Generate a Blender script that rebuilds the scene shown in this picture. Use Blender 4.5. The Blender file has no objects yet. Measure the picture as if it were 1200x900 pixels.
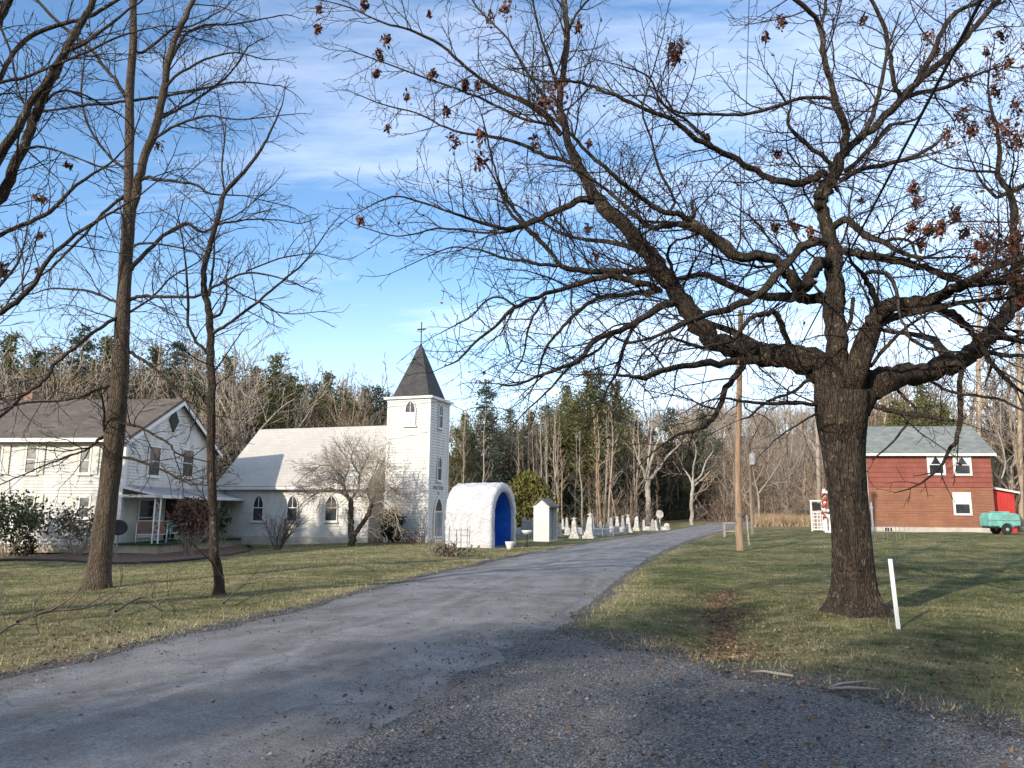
import bpy, math, random
import numpy as np
from mathutils import Vector, Matrix, noise as mnoise
sc = bpy.context.scene
col = sc.collection
R_ = math.radians
rng = np.random.default_rng(7)
random.seed(7)

# ------------------------------------------------------------------ camera
TILT, ROLL, FPX, CAMZ = R_(9.46), R_(0.45), 900.0, 1.6
_f = np.array([0, math.cos(TILT), math.sin(TILT)])
_u0 = np.array([0, -math.sin(TILT), math.cos(TILT)])
_r0 = np.array([1.0, 0, 0])
_r = _r0 * math.cos(ROLL) + _u0 * math.sin(ROLL)
_u = -_r0 * math.sin(ROLL) + _u0 * math.cos(ROLL)
CAM = np.array([0, 0, CAMZ])
cd = bpy.data.cameras.new('camera'); cam = bpy.data.objects.new('camera', cd); col.objects.link(cam)
cd.sensor_width = 36; cd.lens = FPX / 1200 * 36; cd.clip_end = 3000; cd.clip_start = 0.05
cam.matrix_world = Matrix(((_r[0], _u[0], -_f[0], 0), (_r[1], _u[1], -_f[1], 0), (_r[2], _u[2], -_f[2], CAMZ), (0, 0, 0, 1)))
sc.camera = cam

def ray(u, v):
    return _f + _r * ((u - 600) / FPX) + _u * ((450 - v) / FPX)
def at(u, v, Y):
    d = ray(u, v); return CAM + d * (Y / d[1])
def proj(P):
    q = np.asarray(P) - CAM
    w = q @ _f
    return 600 + FPX * (q @ _r) / w, 450 - FPX * (q @ _u) / w

PHI, EL = R_(50), R_(22)          # the sun stands behind the camera's left shoulder
# ------------------------------------------------------------------ terrain
def S(t):
    t = np.clip(t, 0, 1); return t * t * (3 - 2 * t)
def H(x, y):
    x = np.asarray(x, float); y = np.asarray(y, float)
    z = -0.5 * S((-x - 5) / 11) * S((y - 6) / 14) * (1 - 0.6 * S((y - 39) / 8))
    z = z + 0.55 * S((x - 9) / 14) * S((y - 20) / 28)
    z = z + 0.45 * S((y - 50) / 40)
    z = z + 22 * S((y - 98) / 135) * (0.62 + 0.38 * np.sin(x * 0.017 + 0.6)) + 2.6 * np.sin(x * .085 + .02 * y) * np.sin(x * .031 + 2) * S((y - 110) / 60) + 6 * S((-x - 40) / 80) * S((y - 60) / 60)
    z = z + 0.025 * np.sin(x * 0.9 + 0.4 * y) * np.sin(0.7 * y - 0.3 * x) + 0.012 * np.sin(2.3 * x + 1.1) * np.sin(1.9 * y)
    # shallow leaf-filled ditch beside the road on the right
    dx = x - np.interp(y, [8, 10, 14, 18, 24], [2.2, 2.7, 3.7, 4.9, 6.5])
    z = z - 0.12 * np.exp(-(dx / 0.55) ** 2) * S((y - 8) / 3) * (1 - S((y - 17) / 6))
    # low mound round the oak
    z = z + 0.16 * np.exp(-(((x - 5.7) ** 2 + (y - 12.9) ** 2) / 1.6))
    return z
def ground(u, v):
    d = ray(u, v); t = 3.0
    lo, hi = 2.0, 400.0
    p = CAM + d * lo
    prev = lo
    for k in range(800):
        t = 2.0 * (1.0075 ** k)
        p = CAM + d * t
        if p[2] < float(H(p[0], p[1])):
            a, b = prev, t
            for _ in range(30):
                m = (a + b) / 2; q = CAM + d * m
                if q[2] < float(H(q[0], q[1])): b = m
                else: a = m
            return CAM + d * b
        prev = t
    return p
_RD = np.array([(-40, -19, -14), (0, -7.4, -2.5), (4, -6.1, -1.5), (5.1, -5.75, -1.15), (7.5, -5.0, -.4), (9.7, -4.35, .2), (11, -4.0, .6),
                (14.6, -3.2, 1.5), (20, -2.1, 2.8), (29, 0.2, 5.1), (45, 5.2, 10), (55, 8.9, 14), (62, 12, 17.5), (72, 18, 24), (90, 34, 40), (120, 70, 76)], float)
def road_lr(y):
    return np.interp(y, _RD[:, 0], _RD[:, 1]), np.interp(y, _RD[:, 0], _RD[:, 2])
def road_gap(x, y):          # signed distance outside the road edge (negative on it)
    l, r = road_lr(y); return np.maximum(l - x, x - r)
def drive_r(y):
    return np.interp(y, [-8, 0, 3.5, 5.7, 7.8, 10, 11.2], [22, 14, 7.2, 4.1, 2.4, 1.15, .5])
def drive_gap(x, y):
    l, r = road_lr(y)
    g = np.maximum(r - x, x - drive_r(y))
    return np.where(y > 11.2, 9.0, g)

# ------------------------------------------------------------------ objects
def prop(o, label=None, cat=None, group=None, kind=None):
    if label: o['label'] = label
    if cat: o['category'] = cat
    if group: o['group'] = group
    if kind: o['kind'] = kind
    return o
def thing(name, label, cat, loc=(0, 0, 0), rotz=0, group=None):
    o = bpy.data.objects.new(name, None); col.objects.link(o)
    o.empty_display_size = 0.2
    o.location = [float(c) for c in loc]; o.rotation_euler = (0, 0, rotz)
    return prop(o, label, cat, group)
def mesh_np(name, V, F, mat, parent=None, smooth=False, attrs=None, k=None):
    """V (n,3); F (m,k) all faces of one size, or a list of tuples"""
    V = np.asarray(V, np.float32)
    me = bpy.data.meshes.new(name)
    if isinstance(F, np.ndarray):
        m, k = F.shape
        me.vertices.add(len(V)); me.vertices.foreach_set('co', V.ravel())
        me.loops.add(m * k); me.loops.foreach_set('vertex_index', F.astype(np.int32).ravel())
        me.polygons.add(m); me.polygons.foreach_set('loop_start', np.arange(0, m * k, k, dtype=np.int32))
        me.update(calc_edges=True)
    else:
        me.from_pydata([tuple(map(float, v)) for v in V], [], F); me.update()
    if attrs:
        for an, av in attrs.items():
            a = me.attributes.new(an, 'FLOAT', 'POINT'); a.data.foreach_set('value', np.asarray(av, np.float32))
    if smooth:
        me.polygons.foreach_set('use_smooth', np.ones(len(me.polygons), bool))
    me.materials.append(mat)
    o = bpy.data.objects.new(name, me); col.objects.link(o)
    if parent is not None: o.parent = parent
    return o
def rot(z): return Matrix.Rotation(z, 4, 'Z')
class MB:
    def __init__(s): s.v = []; s.f = []
    def add(s, vs, fs):
        b = len(s.v); s.v += [tuple(map(float, v)) for v in vs]; s.f += [tuple(b + i for i in f) for f in fs]; return s
    def box(s, x0, x1, y0, y1, z0, z1, M=None):
        if x0 > x1: x0, x1 = x1, x0
        if y0 > y1: y0, y1 = y1, y0
        vs = [(x0, y0, z0), (x1, y0, z0), (x1, y1, z0), (x0, y1, z0), (x0, y0, z1), (x1, y0, z1), (x1, y1, z1), (x0, y1, z1)]
        if M is not None: vs = [M @ Vector(v) for v in vs]
        return s.add(vs, [(3, 2, 1, 0), (4, 5, 6, 7), (0, 1, 5, 4), (1, 2, 6, 5), (2, 3, 7, 6), (3, 0, 4, 7)])
    def prism(s, poly, axis, a, b, M=None):
        """polygon of (p,q) extruded along axis from a to b; axis x:(y,z) y:(x,z) z:(x,y)"""
        n = len(poly)
        def pt(p, q, t): return (t, p, q) if axis == 'x' else (p, t, q) if axis == 'y' else (p, q, t)
        vs = [pt(p, q, a) for p, q in poly] + [pt(p, q, b) for p, q in poly]
        if M is not None: vs = [M @ Vector(v) for v in vs]
        fs = [tuple(range(n)), tuple(range(2 * n - 1, n - 1, -1))] + [(i, i + n, (i + 1) % n + n, (i + 1) % n) for i in range(n)]
        return s.add(vs, fs)
    def ring(s, outer, inner, axis, a, b, closed=True):
        n = len(outer)
        def pt(p, t): return (t, p[0], p[1]) if axis == 'x' else (p[0], t, p[1]) if axis == 'y' else (p[0], p[1], t)
        vs = [pt(p, a) for p in outer] + [pt(p, a) for p in inner] + [pt(p, b) for p in outer] + [pt(p, b) for p in inner]
        fs = []
        rngn = range(n) if closed else range(n - 1)
        for i in rngn:
            j = (i + 1) % n
            fs += [(i, j, n + j, n + i), (2 * n + i, 3 * n + i, 3 * n + j, 2 * n + j), (i, 2 * n + i, 2 * n + j, j), (n + i, n + j, 3 * n + j, 3 * n + i)]
        if not closed:
            fs += [(0, n, 3 * n, 2 * n), (n - 1, 3 * n - 1, 4 * n - 1, 2 * n - 1)]
        return s.add(vs, fs)
    def tube(s, pts, rad, k=8, caps=True):
        pts = [Vector(p) for p in pts]; n = len(pts)
        if not hasattr(rad, '__len__'): rad = [rad] * n
        d = (pts[-1] - pts[0])
        ref = Vector((0, 0, 1)) if abs(d.normalized().z) < 0.8 else Vector((0, 1, 0))
        vs = []
        for i in range(n):
            t = (pts[min(i + 1, n - 1)] - pts[max(i - 1, 0)]).normalized()
            a = t.cross(ref).normalized(); b = t.cross(a)
            for j in range(k):
                w = 2 * math.pi * j / k
                vs.append(pts[i] + (a * math.cos(w) + b * math.sin(w)) * rad[i])
        fs = [(i * k + j, i * k + (j + 1) % k, (i + 1) * k + (j + 1) % k, (i + 1) * k + j) for i in range(n - 1) for j in range(k)]
        if caps: fs += [tuple(range(k)), tuple(range(n * k - 1, (n - 1) * k - 1, -1))]
        return s.add(vs, fs)
    def lathe(s, prof, k=16, M=None):
        vs = [(r * math.cos(2 * math.pi * j / k), r * math.sin(2 * math.pi * j / k), z) for r, z in prof for j in range(k)]
        if M is not None: vs = [M @ Vector(v) for v in vs]
        n = len(prof)
        fs = [(i * k + j, i * k + (j + 1) % k, (i + 1) * k + (j + 1) % k, (i + 1) * k + j) for i in range(n - 1) for j in range(k)]
        fs += [tuple(range(k - 1, -1, -1)), tuple(range((n - 1) * k, n * k))]
        return s.add(vs, fs)
    def build(s, name, mat, parent=None, smooth=False, bevel=0):
        o = mesh_np(name, s.v, s.f, mat, parent, smooth)
        if bevel:
            m = o.modifiers.new('bevel', 'BEVEL'); m.width = bevel; m.segments = 2; m.limit_method = 'ANGLE'
        return o

# ------------------------------------------------------------------ materials
def newmat(name):
    m = bpy.data.materials.new(name); m.use_nodes = True
    nt = m.node_tree; b = nt.nodes['Principled BSDF']
    return m, nt, b
def N(nt, t, **kw):
    n = nt.nodes.new(t)
    for k, v in kw.items(): setattr(n, k, v)
    return n
def ramp(nt, fac, stops):
    r = N(nt, 'ShaderNodeValToRGB'); e = r.color_ramp.elements
    while len(e) < len(stops): e.new(0.5)
    for i, (p, c) in enumerate(stops):
        e[i].position = p; e[i].color = (*c, 1) if len(c) == 3 else c
    nt.links.new(fac, r.inputs[0]); return r.outputs[0]
def coords(nt, scale=(1, 1, 1), kind='Object', rotz=0):
    t = N(nt, 'ShaderNodeTexCoord'); mp = N(nt, 'ShaderNodeMapping'); mp.inputs['Scale'].default_value = scale
    mp.inputs['Rotation'].default_value = (0, 0, rotz)
    nt.links.new(t.outputs[kind], mp.inputs[0]); return mp.outputs[0]
def noise(nt, vec, scale, detail=5, rough=0.6, dist=0):
    n = N(nt, 'ShaderNodeTexNoise'); n.inputs['Scale'].default_value = scale; n.inputs['Detail'].default_value = detail
    n.inputs['Roughness'].default_value = rough; n.inputs['Distortion'].default_value = dist
    nt.links.new(vec, n.inputs['Vector']); return n.outputs['Fac']
def mixc(nt, fac, a, b, mode='MIX'):
    m = N(nt, 'ShaderNodeMix', data_type='RGBA', blend_type=mode)
    for s, val in ((m.inputs[0], fac), (m.inputs[6], a), (m.inputs[7], b)):
        if hasattr(val, 'links') or hasattr(val, 'is_linked'): nt.links.new(val, s)
        elif isinstance(val, (int, float)): s.default_value = val
        else: s.default_value = (*val, 1)
    return m.outputs[2]
def math_(nt, op, a, b=None):
    m = N(nt, 'ShaderNodeMath', operation=op)
    for s, val in ((m.inputs[0], a), (m.inputs[1], b)):
        if val is None: continue
        if isinstance(val, (int, float)): s.default_value = val
        else: nt.links.new(val, s)
    return m.outputs[0]
def bump(nt, bsdf, h, strength=0.5, dist=0.02):
    b = N(nt, 'ShaderNodeBump'); b.inputs['Strength'].default_value = strength; b.inputs['Distance'].default_value = dist
    nt.links.new(h, b.inputs['Height']); nt.links.new(b.outputs[0], bsdf.inputs['Normal'])
def mat_noise(name, c1, c2, scale=4, rough=0.7, bstr=0.3, bdist=0.01, sc3=(1, 1, 1), detail=6, bscale=None, metal=0, rnd=0.0, lo=0.35, hi=0.65, spec=0.4):
    m, nt, b = newmat(name)
    v = coords(nt, sc3)
    n = noise(nt, v, scale, detail)
    c = ramp(nt, n, [(lo, c1), (hi, c2)])
    if rnd:
        g = N(nt, 'ShaderNodeNewGeometry')
        c = mixc(nt, 1.0, c, ramp(nt, g.outputs['Random Per Island'], [(0, (1 - rnd,) * 3), (1, (1 + rnd,) * 3)]), 'MULTIPLY')
    nt.links.new(c, b.inputs['Base Color'])
    b.inputs['Roughness'].default_value = rough; b.inputs['Metallic'].default_value = metal
    b.inputs['Specular IOR Level'].default_value = spec
    if bstr: bump(nt, b, noise(nt, v, bscale or scale * 4, 6), bstr, bdist)
    return m
M = {}
M['white_siding'] = mat_noise('white_siding', (.47, .455, .40), (.60, .59, .535), 2.2, .6, .2, .004, sc3=(1, 1, .3), lo=.28, hi=.52)
M['old_white_siding'] = mat_noise('old_white_siding', (.44, .435, .40), (.60, .597, .565), 1.6, .65, .25, .004, sc3=(1, 1, .35), lo=.3, hi=.56)
M['trim'] = mat_noise('white_trim', (.64, .63, .60), (.72, .71, .68), 2, .5, .1, .003)
M['shutter'] = mat_noise('cream_shutter', (.55, .54, .46), (.68, .67, .58), 2, .6, .1, .003)
M['found'] = mat_noise('foundation', (.30, .27, .22), (.44, .39, .31), 3, .9, .5, .01)
M['glass'] = mat_noise('window_glass', (.02, .024, .028), (.05, .055, .06), 1.5, .08, 0, spec=.8)
M['palepane'] = mat_noise('curtained_glass', (.07, .075, .075), (.22, .22, .21), 3, .15, 0, spec=.8)
M['blackmetal'] = mat_noise('black_metal', (.010, .010, .010), (.022, .022, .022), 8, .75, .1, .002)
M['whitemetal'] = mat_noise('white_metal', (.70, .70, .69), (.80, .80, .79), 4, .4, 0)
M['stucco'] = mat_noise('white_stucco', (.48, .48, .485), (.66, .66, .665), 5, .85, 1.0, .06, bscale=9)
def stucco_mat():
    m, nt, b = newmat('stone_stucco')
    v = coords(nt)
    nn = N(nt, 'ShaderNodeTexNoise'); nn.inputs['Scale'].default_value = 3; nn.inputs['Detail'].default_value = 5; nt.links.new(v, nn.inputs['Vector'])
    dv = N(nt, 'ShaderNodeVectorMath', operation='MULTIPLY_ADD'); nt.links.new(nn.outputs['Color'], dv.inputs[0]); dv.inputs[1].default_value = (.3, .3, .3); nt.links.new(v, dv.inputs[2])
    vo = N(nt, 'ShaderNodeTexVoronoi'); vo.feature = 'DISTANCE_TO_EDGE'; vo.inputs['Scale'].default_value = 4.2; nt.links.new(dv.outputs[0], vo.inputs['Vector'])
    j = math_(nt, 'MINIMUM', math_(nt, 'MULTIPLY', vo.outputs['Distance'], 7.0), 1.0)
    c = ramp(nt, noise(nt, v, 2.2, 7, .7), [(.30, (.40, .40, .40)), (.56, (.60, .60, .605))])
    c = mixc(nt, ramp(nt, j, [(.1, (.22, .22, .22)), (.5, (0, 0, 0))]), c, (.42, .415, .40))
    nt.links.new(c, b.inputs['Base Color']); b.inputs['Roughness'].default_value = .9
    bump(nt, b, math_(nt, 'ADD', math_(nt, 'MULTIPLY', j, .45), noise(nt, v, 11, 7, .75)), .9, .045)
    return m
M['stucco'] = stucco_mat()
M['stakepaint'] = mat_noise('stake_paint', (.72, .73, .72), (.84, .85, .84), 8, .55, .1, .002, sc3=(1, 1, .2))
M['pole_grey'] = mat_noise('grey_pole_wood', (.13, .10, .075), (.24, .19, .145), 4, .85, .4, .008, sc3=(5, 5, .35))
M['twig_pale'] = mat_noise('pale_twig', (.28, .235, .185), (.46, .39, .31), .6, .9, 0, rnd=.3)
M['bluepaint'] = mat_noise('blue_paint', (.016, .12, .50), (.035, .18, .64), 3, .5, .2, .005)
M['marble'] = mat_noise('white_marble', (.27, .26, .235), (.55, .53, .48), 5, .7, .25, .01)
M['greystone'] = mat_noise('grey_granite', (.20, .20, .20), (.34, .33, .32), 5, .7, .25, .01)
M['wood_grey'] = mat_noise('weathered_wood', (.22, .19, .15), (.38, .34, .28), 6, .85, .4, .006, sc3=(3, 3, .6))
M['pole'] = mat_noise('pole_wood', (.17, .10, .056), (.36, .25, .16), 4, .85, .4, .008, sc3=(5, 5, .35), lo=.3, hi=.7)
M['green_carpet'] = mat_noise('green_carpet', (.004, .05, .015), (.01, .09, .03), 12, .95, .3, .004)
M['brown_cloth'] = mat_noise('brown_cushion', (.16, .10, .07), (.24, .16, .12), 8, .9, .2, .004)
M['teal_cloth'] = mat_noise('teal_cushion', (.10, .30, .30), (.18, .42, .41), 8, .9, .2, .004)
M['teal_paint'] = mat_noise('teal_paint', (.11, .34, .29), (.21, .46, .39), 3, .4, .1, .004)
M['rubber'] = mat_noise('rubber', (.012, .012, .012), (.03, .03, .03), 10, .8, .2, .004)
M['rim'] = mat_noise('wheel_rim', (.30, .28, .25), (.42, .40, .36), 5, .5, 0)
M['redboard'] = mat_noise('red_board', (.42, .03, .025), (.52, .05, .04), 3, .6, .1, .004, sc3=(4, 4, .5))
M['redcloth'] = mat_noise('red_ribbon', (.26, .045, .025), (.40, .09, .05), 4, .6, .1, .003)
M['brick'] = mat_noise('chimney_brick', (.20, .12, .085), (.30, .19, .14), 6, .9, .4, .008)
M['cement'] = mat_noise('concrete', (.40, .37, .31), (.54, .50, .42), 2, .9, .3, .008)
M['galv'] = mat_noise('galvanised', (.16, .165, .17), (.26, .265, .27), 5, .45, .1, .003, metal=.3)
M['wire'] = mat_noise('wire_black', (.01, .01, .01), (.02, .02, .02), 5, .6, 0)
M['wirecage'] = mat_noise('wire_cage', (.10, .095, .085), (.22, .21, .19), 5, .6, 0)
M['mulch'] = mat_noise('mulch', (.09, .055, .035), (.20, .13, .085), 9, .95, 1, .04)
M['edging'] = mat_noise('edging', (.015, .015, .016), (.03, .03, .03), 5, .6, 0)
M['leaf_dead'] = mat_noise('dead_oak_leaf', (.060, .022, .012), (.15, .055, .028), 2, .75, 0, rnd=.5)
M['litter'] = mat_noise('fallen_leaf', (.09, .055, .03), (.22, .145, .085), 2, .85, 0, rnd=.6)
M['leaf_rhodo'] = mat_noise('rhododendron_leaf', (.02, .035, .012), (.06, .085, .03), 2, .45, 0, rnd=.5)
M['leaf_pink'] = mat_noise('mottled_leaf', (.07, .06, .03), (.16, .12, .075), 3, .6, 0, rnd=.5)
M['leaf_red'] = mat_noise('russet_leaf', (.07, .03, .02), (.14, .065, .04), 3, .7, 0, rnd=.5)
M['leaf_yew'] = mat_noise('dark_yew', (.008, .014, .007), (.022, .032, .014), 3, .7, 0, rnd=.4)
M['leaf_arbor'] = mat_noise('arborvitae', (.075, .075, .012), (.155, .14, .024), 2, .7, 0, rnd=.4)
M['spruce'] = mat_noise('spruce_needles', (.055, .078, .05), (.11, .135, .085), .5, .75, 0, rnd=.45)
M['pine'] = mat_noise('pine_needles', (.085, .092, .03), (.17, .17, .06), .5, .75, 0, rnd=.45)
M['hemlock'] = mat_noise('hemlock_needles', (.028, .037, .018), (.07, .08, .038), .5, .75, 0, rnd=.45)
M['twig'] = mat_noise('grey_twig', (.19, .155, .12), (.36, .30, .235), .6, .9, 0, rnd=.35)
M['twig_tan'] = mat_noise('tan_twig', (.19, .135, .085), (.38, .29, .20), .6, .9, 0, rnd=.35)
M['twig_brown'] = mat_noise('brown_twig', (.085, .06, .045), (.17, .125, .095), .6, .9, 0, rnd=.35)
M['palebark'] = mat_noise('pale_bark', (.20, .17, .13), (.42, .38, .31), 1.2, .9, .3, .02)
def bark(name, c1, c2, c3, lich):
    m, nt, b = newmat(name)
    v = coords(nt, (1, 1, .2)); v1 = coords(nt)
    vo = N(nt, 'ShaderNodeTexVoronoi'); vo.inputs['Scale'].default_value = 22; vo.feature = 'DISTANCE_TO_EDGE'
    dn = N(nt, 'ShaderNodeTexNoise'); dn.inputs['Scale'].default_value = 7; dn.inputs['Detail'].default_value = 4
    nt.links.new(v, dn.inputs['Vector'])
    mv = N(nt, 'ShaderNodeVectorMath', operation='MULTIPLY_ADD'); nt.links.new(dn.outputs['Color'], mv.inputs[0])
    mv.inputs[1].default_value = (.16,) * 3; nt.links.new(v, mv.inputs[2]); nt.links.new(mv.outputs[0], vo.inputs['Vector'])
    h = math_(nt, 'MINIMUM', math_(nt, 'MULTIPLY', vo.outputs['Distance'], 5.0), 1.0)
    n = noise(nt, v1, 30, 5)
    c = ramp(nt, noise(nt, v, 9, 6), [(.3, c1), (.7, c2)])
    c = mixc(nt, ramp(nt, noise(nt, v1, 3.2, 6, .7), [(.58, (0, 0, 0)), (.66, (1, 1, 1))]), c, c3)
    c = mixc(nt, ramp(nt, noise(nt, v1, 11, 3, .6), [(.60, (0, 0, 0)), (.70, (lich,) * 3)]), c, (.20, .20, .165))
    nt.links.new(c, b.inputs['Base Color']); b.inputs['Roughness'].default_value = .92; b.inputs['Specular IOR Level'].default_value = .15
    bump(nt, b, math_(nt, 'ADD', h, math_(nt, 'MULTIPLY', n, .5)), 1.0, .03)
    return m
M['oakbark'] = bark('oak_bark', (.032, .025, .019), (.085, .064, .047), (.125, .098, .068), .7)
M['treebark'] = bark('grey_bark', (.065, .049, .035), (.135, .104, .075), (.12, .09, .06), .3)
def twigmat(name, c1, c2):
    return mat_noise(name, c1, c2, 1.5, .9, 0, rnd=.25, spec=.15)
M['oaktwig'] = twigmat('oak_twig', (.022, .017, .015), (.050, .038, .032))
M['lefttwig'] = twigmat('left_twig', (.024, .019, .016), (.055, .042, .034))
def shingles(name, c1, c2, bw, bh, even=.78):
    m, nt, b = newmat(name)
    t = N(nt, 'ShaderNodeTexCoord')
    br = N(nt, 'ShaderNodeTexBrick'); br.inputs['Scale'].default_value = 1
    br.inputs['Brick Width'].default_value = bw; br.inputs['Row Height'].default_value = bh; br.inputs['Mortar Size'].default_value = .008
    br.inputs['Color1'].default_value = (even,) * 3 + (1,); br.inputs['Color2'].default_value = (2 - even - .05,) * 3 + (1,); br.inputs['Mortar'].default_value = (even * .85,) * 3 + (1,)
    nt.links.new(t.outputs['UV'], br.inputs['Vector'])
    n = noise(nt, coords(nt), .8, 7, .65)
    c = ramp(nt, n, [(.3, c1), (.7, c2)])
    c = mixc(nt, 1.0, c, br.outputs['Color'], 'MULTIPLY')
    nt.links.new(c, b.inputs['Base Color']); b.inputs['Roughness'].default_value = .85
    bump(nt, b, math_(nt, 'SUBTRACT', noise(nt, coords(nt), 25, 3), br.outputs['Fac']), .6, .015)
    return m
M['roof_dark'] = shingles('dark_shingles', (.085, .066, .05), (.155, .122, .092), .35, .16)
M['roof_spire'] = shingles('slate_spire', (.034, .033, .033), (.064, .061, .059), .3, .15)
M['roof_green'] = shingles('green_shingles', (.165, .18, .16), (.235, .25, .225), .35, .16)
M['roof_church'] = shingles('pale_metal_roof', (.44, .41, .355), (.51, .48, .42), .5, .25, .94)
M['roof_grey'] = shingles('grey_shingles', (.10, .095, .09), (.17, .16, .15), .3, .12)
M['porch_metal'] = mat_noise('porch_metal', (.20, .21, .22), (.30, .31, .32), 2, .5, .1, .004)
M['redshingle'] = shingles('red_wall_shingle', (.215, .060, .041), (.29, .092, .062), .42, .30, .9)
M['redsiding'] = shingles('red_brick_siding', (.235, .100, .056), (.325, .145, .082), .6, .15, .88)
# ------------------------------------------------------------------ ground sheet
def axis(parts):
    out = []
    for a, b, n in parts: out += list(np.linspace(a, b, n, endpoint=False))
    return np.array(out + [parts[-1][1]])
gx = axis([(-900, -150, 10), (-150, -40, 26), (-40, -14, 40), (-14, 16, 120), (16, 40, 40), (40, 150, 26), (150, 900, 10)])
gy = axis([(-300, -40, 8), (-40, 2, 22), (2, 26, 110), (26, 70, 80), (70, 130, 36), (130, 320, 24), (320, 1800, 10)])
X, Y = np.meshgrid(gx, gy)
Z = H(X, Y)
rg = np.minimum(road_gap(X, Y), drive_gap(X, Y))
Z = Z - 0.07 * S((0.05 - rg) / 0.35)
wood = np.maximum.reduce([S((Y - 60) / 8) * S((-X - 4) / 6 + 1.0), S((Y - 66) / 6), S((X - 34) / 5) * S((Y - 30) / 10), S((Y - 50) / 5) * S((-X - 22) / 4)])
wood = wood * (1 - S((3 - road_gap(X, Y)) / 2)) * (1 - S((-X + 26) / 8) * S((X - 2) / 6) * (1 - S((Y - 74) / 8)))
dry = 0.56 - 0.17 * S((X + 1) / 6) + 0.28 * S((Y - 40) / 30) * S((X - 14) / 4)
dry = dry + 0.25 * np.exp(-((rg - .3) / .6) ** 2)
ditch = X - np.interp(Y, [8, 10, 14, 18, 24], [2.2, 2.7, 3.7, 4.9, 6.5])
wood = np.maximum(wood, .7 * np.exp(-(ditch / .2) ** 2) * S((Y - 8.5) / 2) * (1 - S((Y - 15) / 4)))
nx = len(gx); idx = np.arange(nx * len(gy)).reshape(len(gy), nx)
F = np.stack([idx[:-1, :-1], idx[:-1, 1:], idx[1:, 1:], idx[1:, :-1]], -1).reshape(-1, 4)
m, nt, b = newmat('lawn')
v = coords(nt)
def attr(nt, n):
    a = N(nt, 'ShaderNodeAttribute'); a.attribute_name = n; return a.outputs['Fac']
big = noise(nt, v, .35, 6, .6); mid = noise(nt, v, 2.2, 6, .65); fine = noise(nt, v, 38, 4, .7)
green = ramp(nt, mid, [(.3, (.046, .060, .020)), (.7, (.135, .150, .060))])
straw = ramp(nt, mid, [(.3, (.18, .155, .078)), (.7, (.37, .32, .175))])
df = math_(nt, 'ADD', attr(nt, 'dry'), math_(nt, 'ADD', math_(nt, 'MULTIPLY', math_(nt, 'SUBTRACT', big, .5), 1.6), math_(nt, 'MULTIPLY', math_(nt, 'SUBTRACT', mid, .5), 1.3)))
c = mixc(nt, ramp(nt, df, [(.18, (0, 0, 0)), (.85, (1, 1, 1))]), green, straw)
c = mixc(nt, 1.0, c, ramp(nt, fine, [(.25, (.55, .55, .55)), (.75, (1.45, 1.4, 1.3))]), 'MULTIPLY')
gvo = N(nt, 'ShaderNodeTexVoronoi'); gvo.inputs['Scale'].default_value = 45; nt.links.new(v, gvo.inputs['Vector'])
gsp = N(nt, 'ShaderNodeSeparateColor'); nt.links.new(gvo.outputs['Color'], gsp.inputs[0])
gc = ramp(nt, gsp.outputs[0], [(0, (.05, .047, .045)), (.6, (.11, .105, .10)), (1, (.22, .215, .21))])
gf = math_(nt, 'ADD', attr(nt, 'grav'), math_(nt, 'MULTIPLY', math_(nt, 'SUBTRACT', noise(nt, v, 3.5, 7, .75), .5), 1.5))
c = mixc(nt, ramp(nt, gf, [(.38, (0, 0, 0)), (.72, (.95, .95, .95))]), c, gc)
floor_ = ramp(nt, noise(nt, v, 1.2, 7, .7), [(.3, (.065, .042, .026)), (.7, (.17, .115, .07))])
c = mixc(nt, attr(nt, 'wood'), c, floor_)
nt.links.new(c, b.inputs['Base Color']); b.inputs['Roughness'].default_value = .95; b.inputs['Specular IOR Level'].default_value = .1
bump(nt, b, math_(nt, 'ADD', math_(nt, 'MULTIPLY', mid, .6), fine), .9, .05)
M['lawn'] = m
grav = np.maximum(S(1 - drive_gap(X, Y) / 2.3), .85 * S(1 - road_gap(X, Y) / .75))
prop(mesh_np('ground', np.stack([X, Y, Z], -1).reshape(-1, 3), F, m, None, True, {'dry': dry.ravel(), 'wood': wood.ravel(), 'grav': grav.ravel()}), kind='structure')

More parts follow.
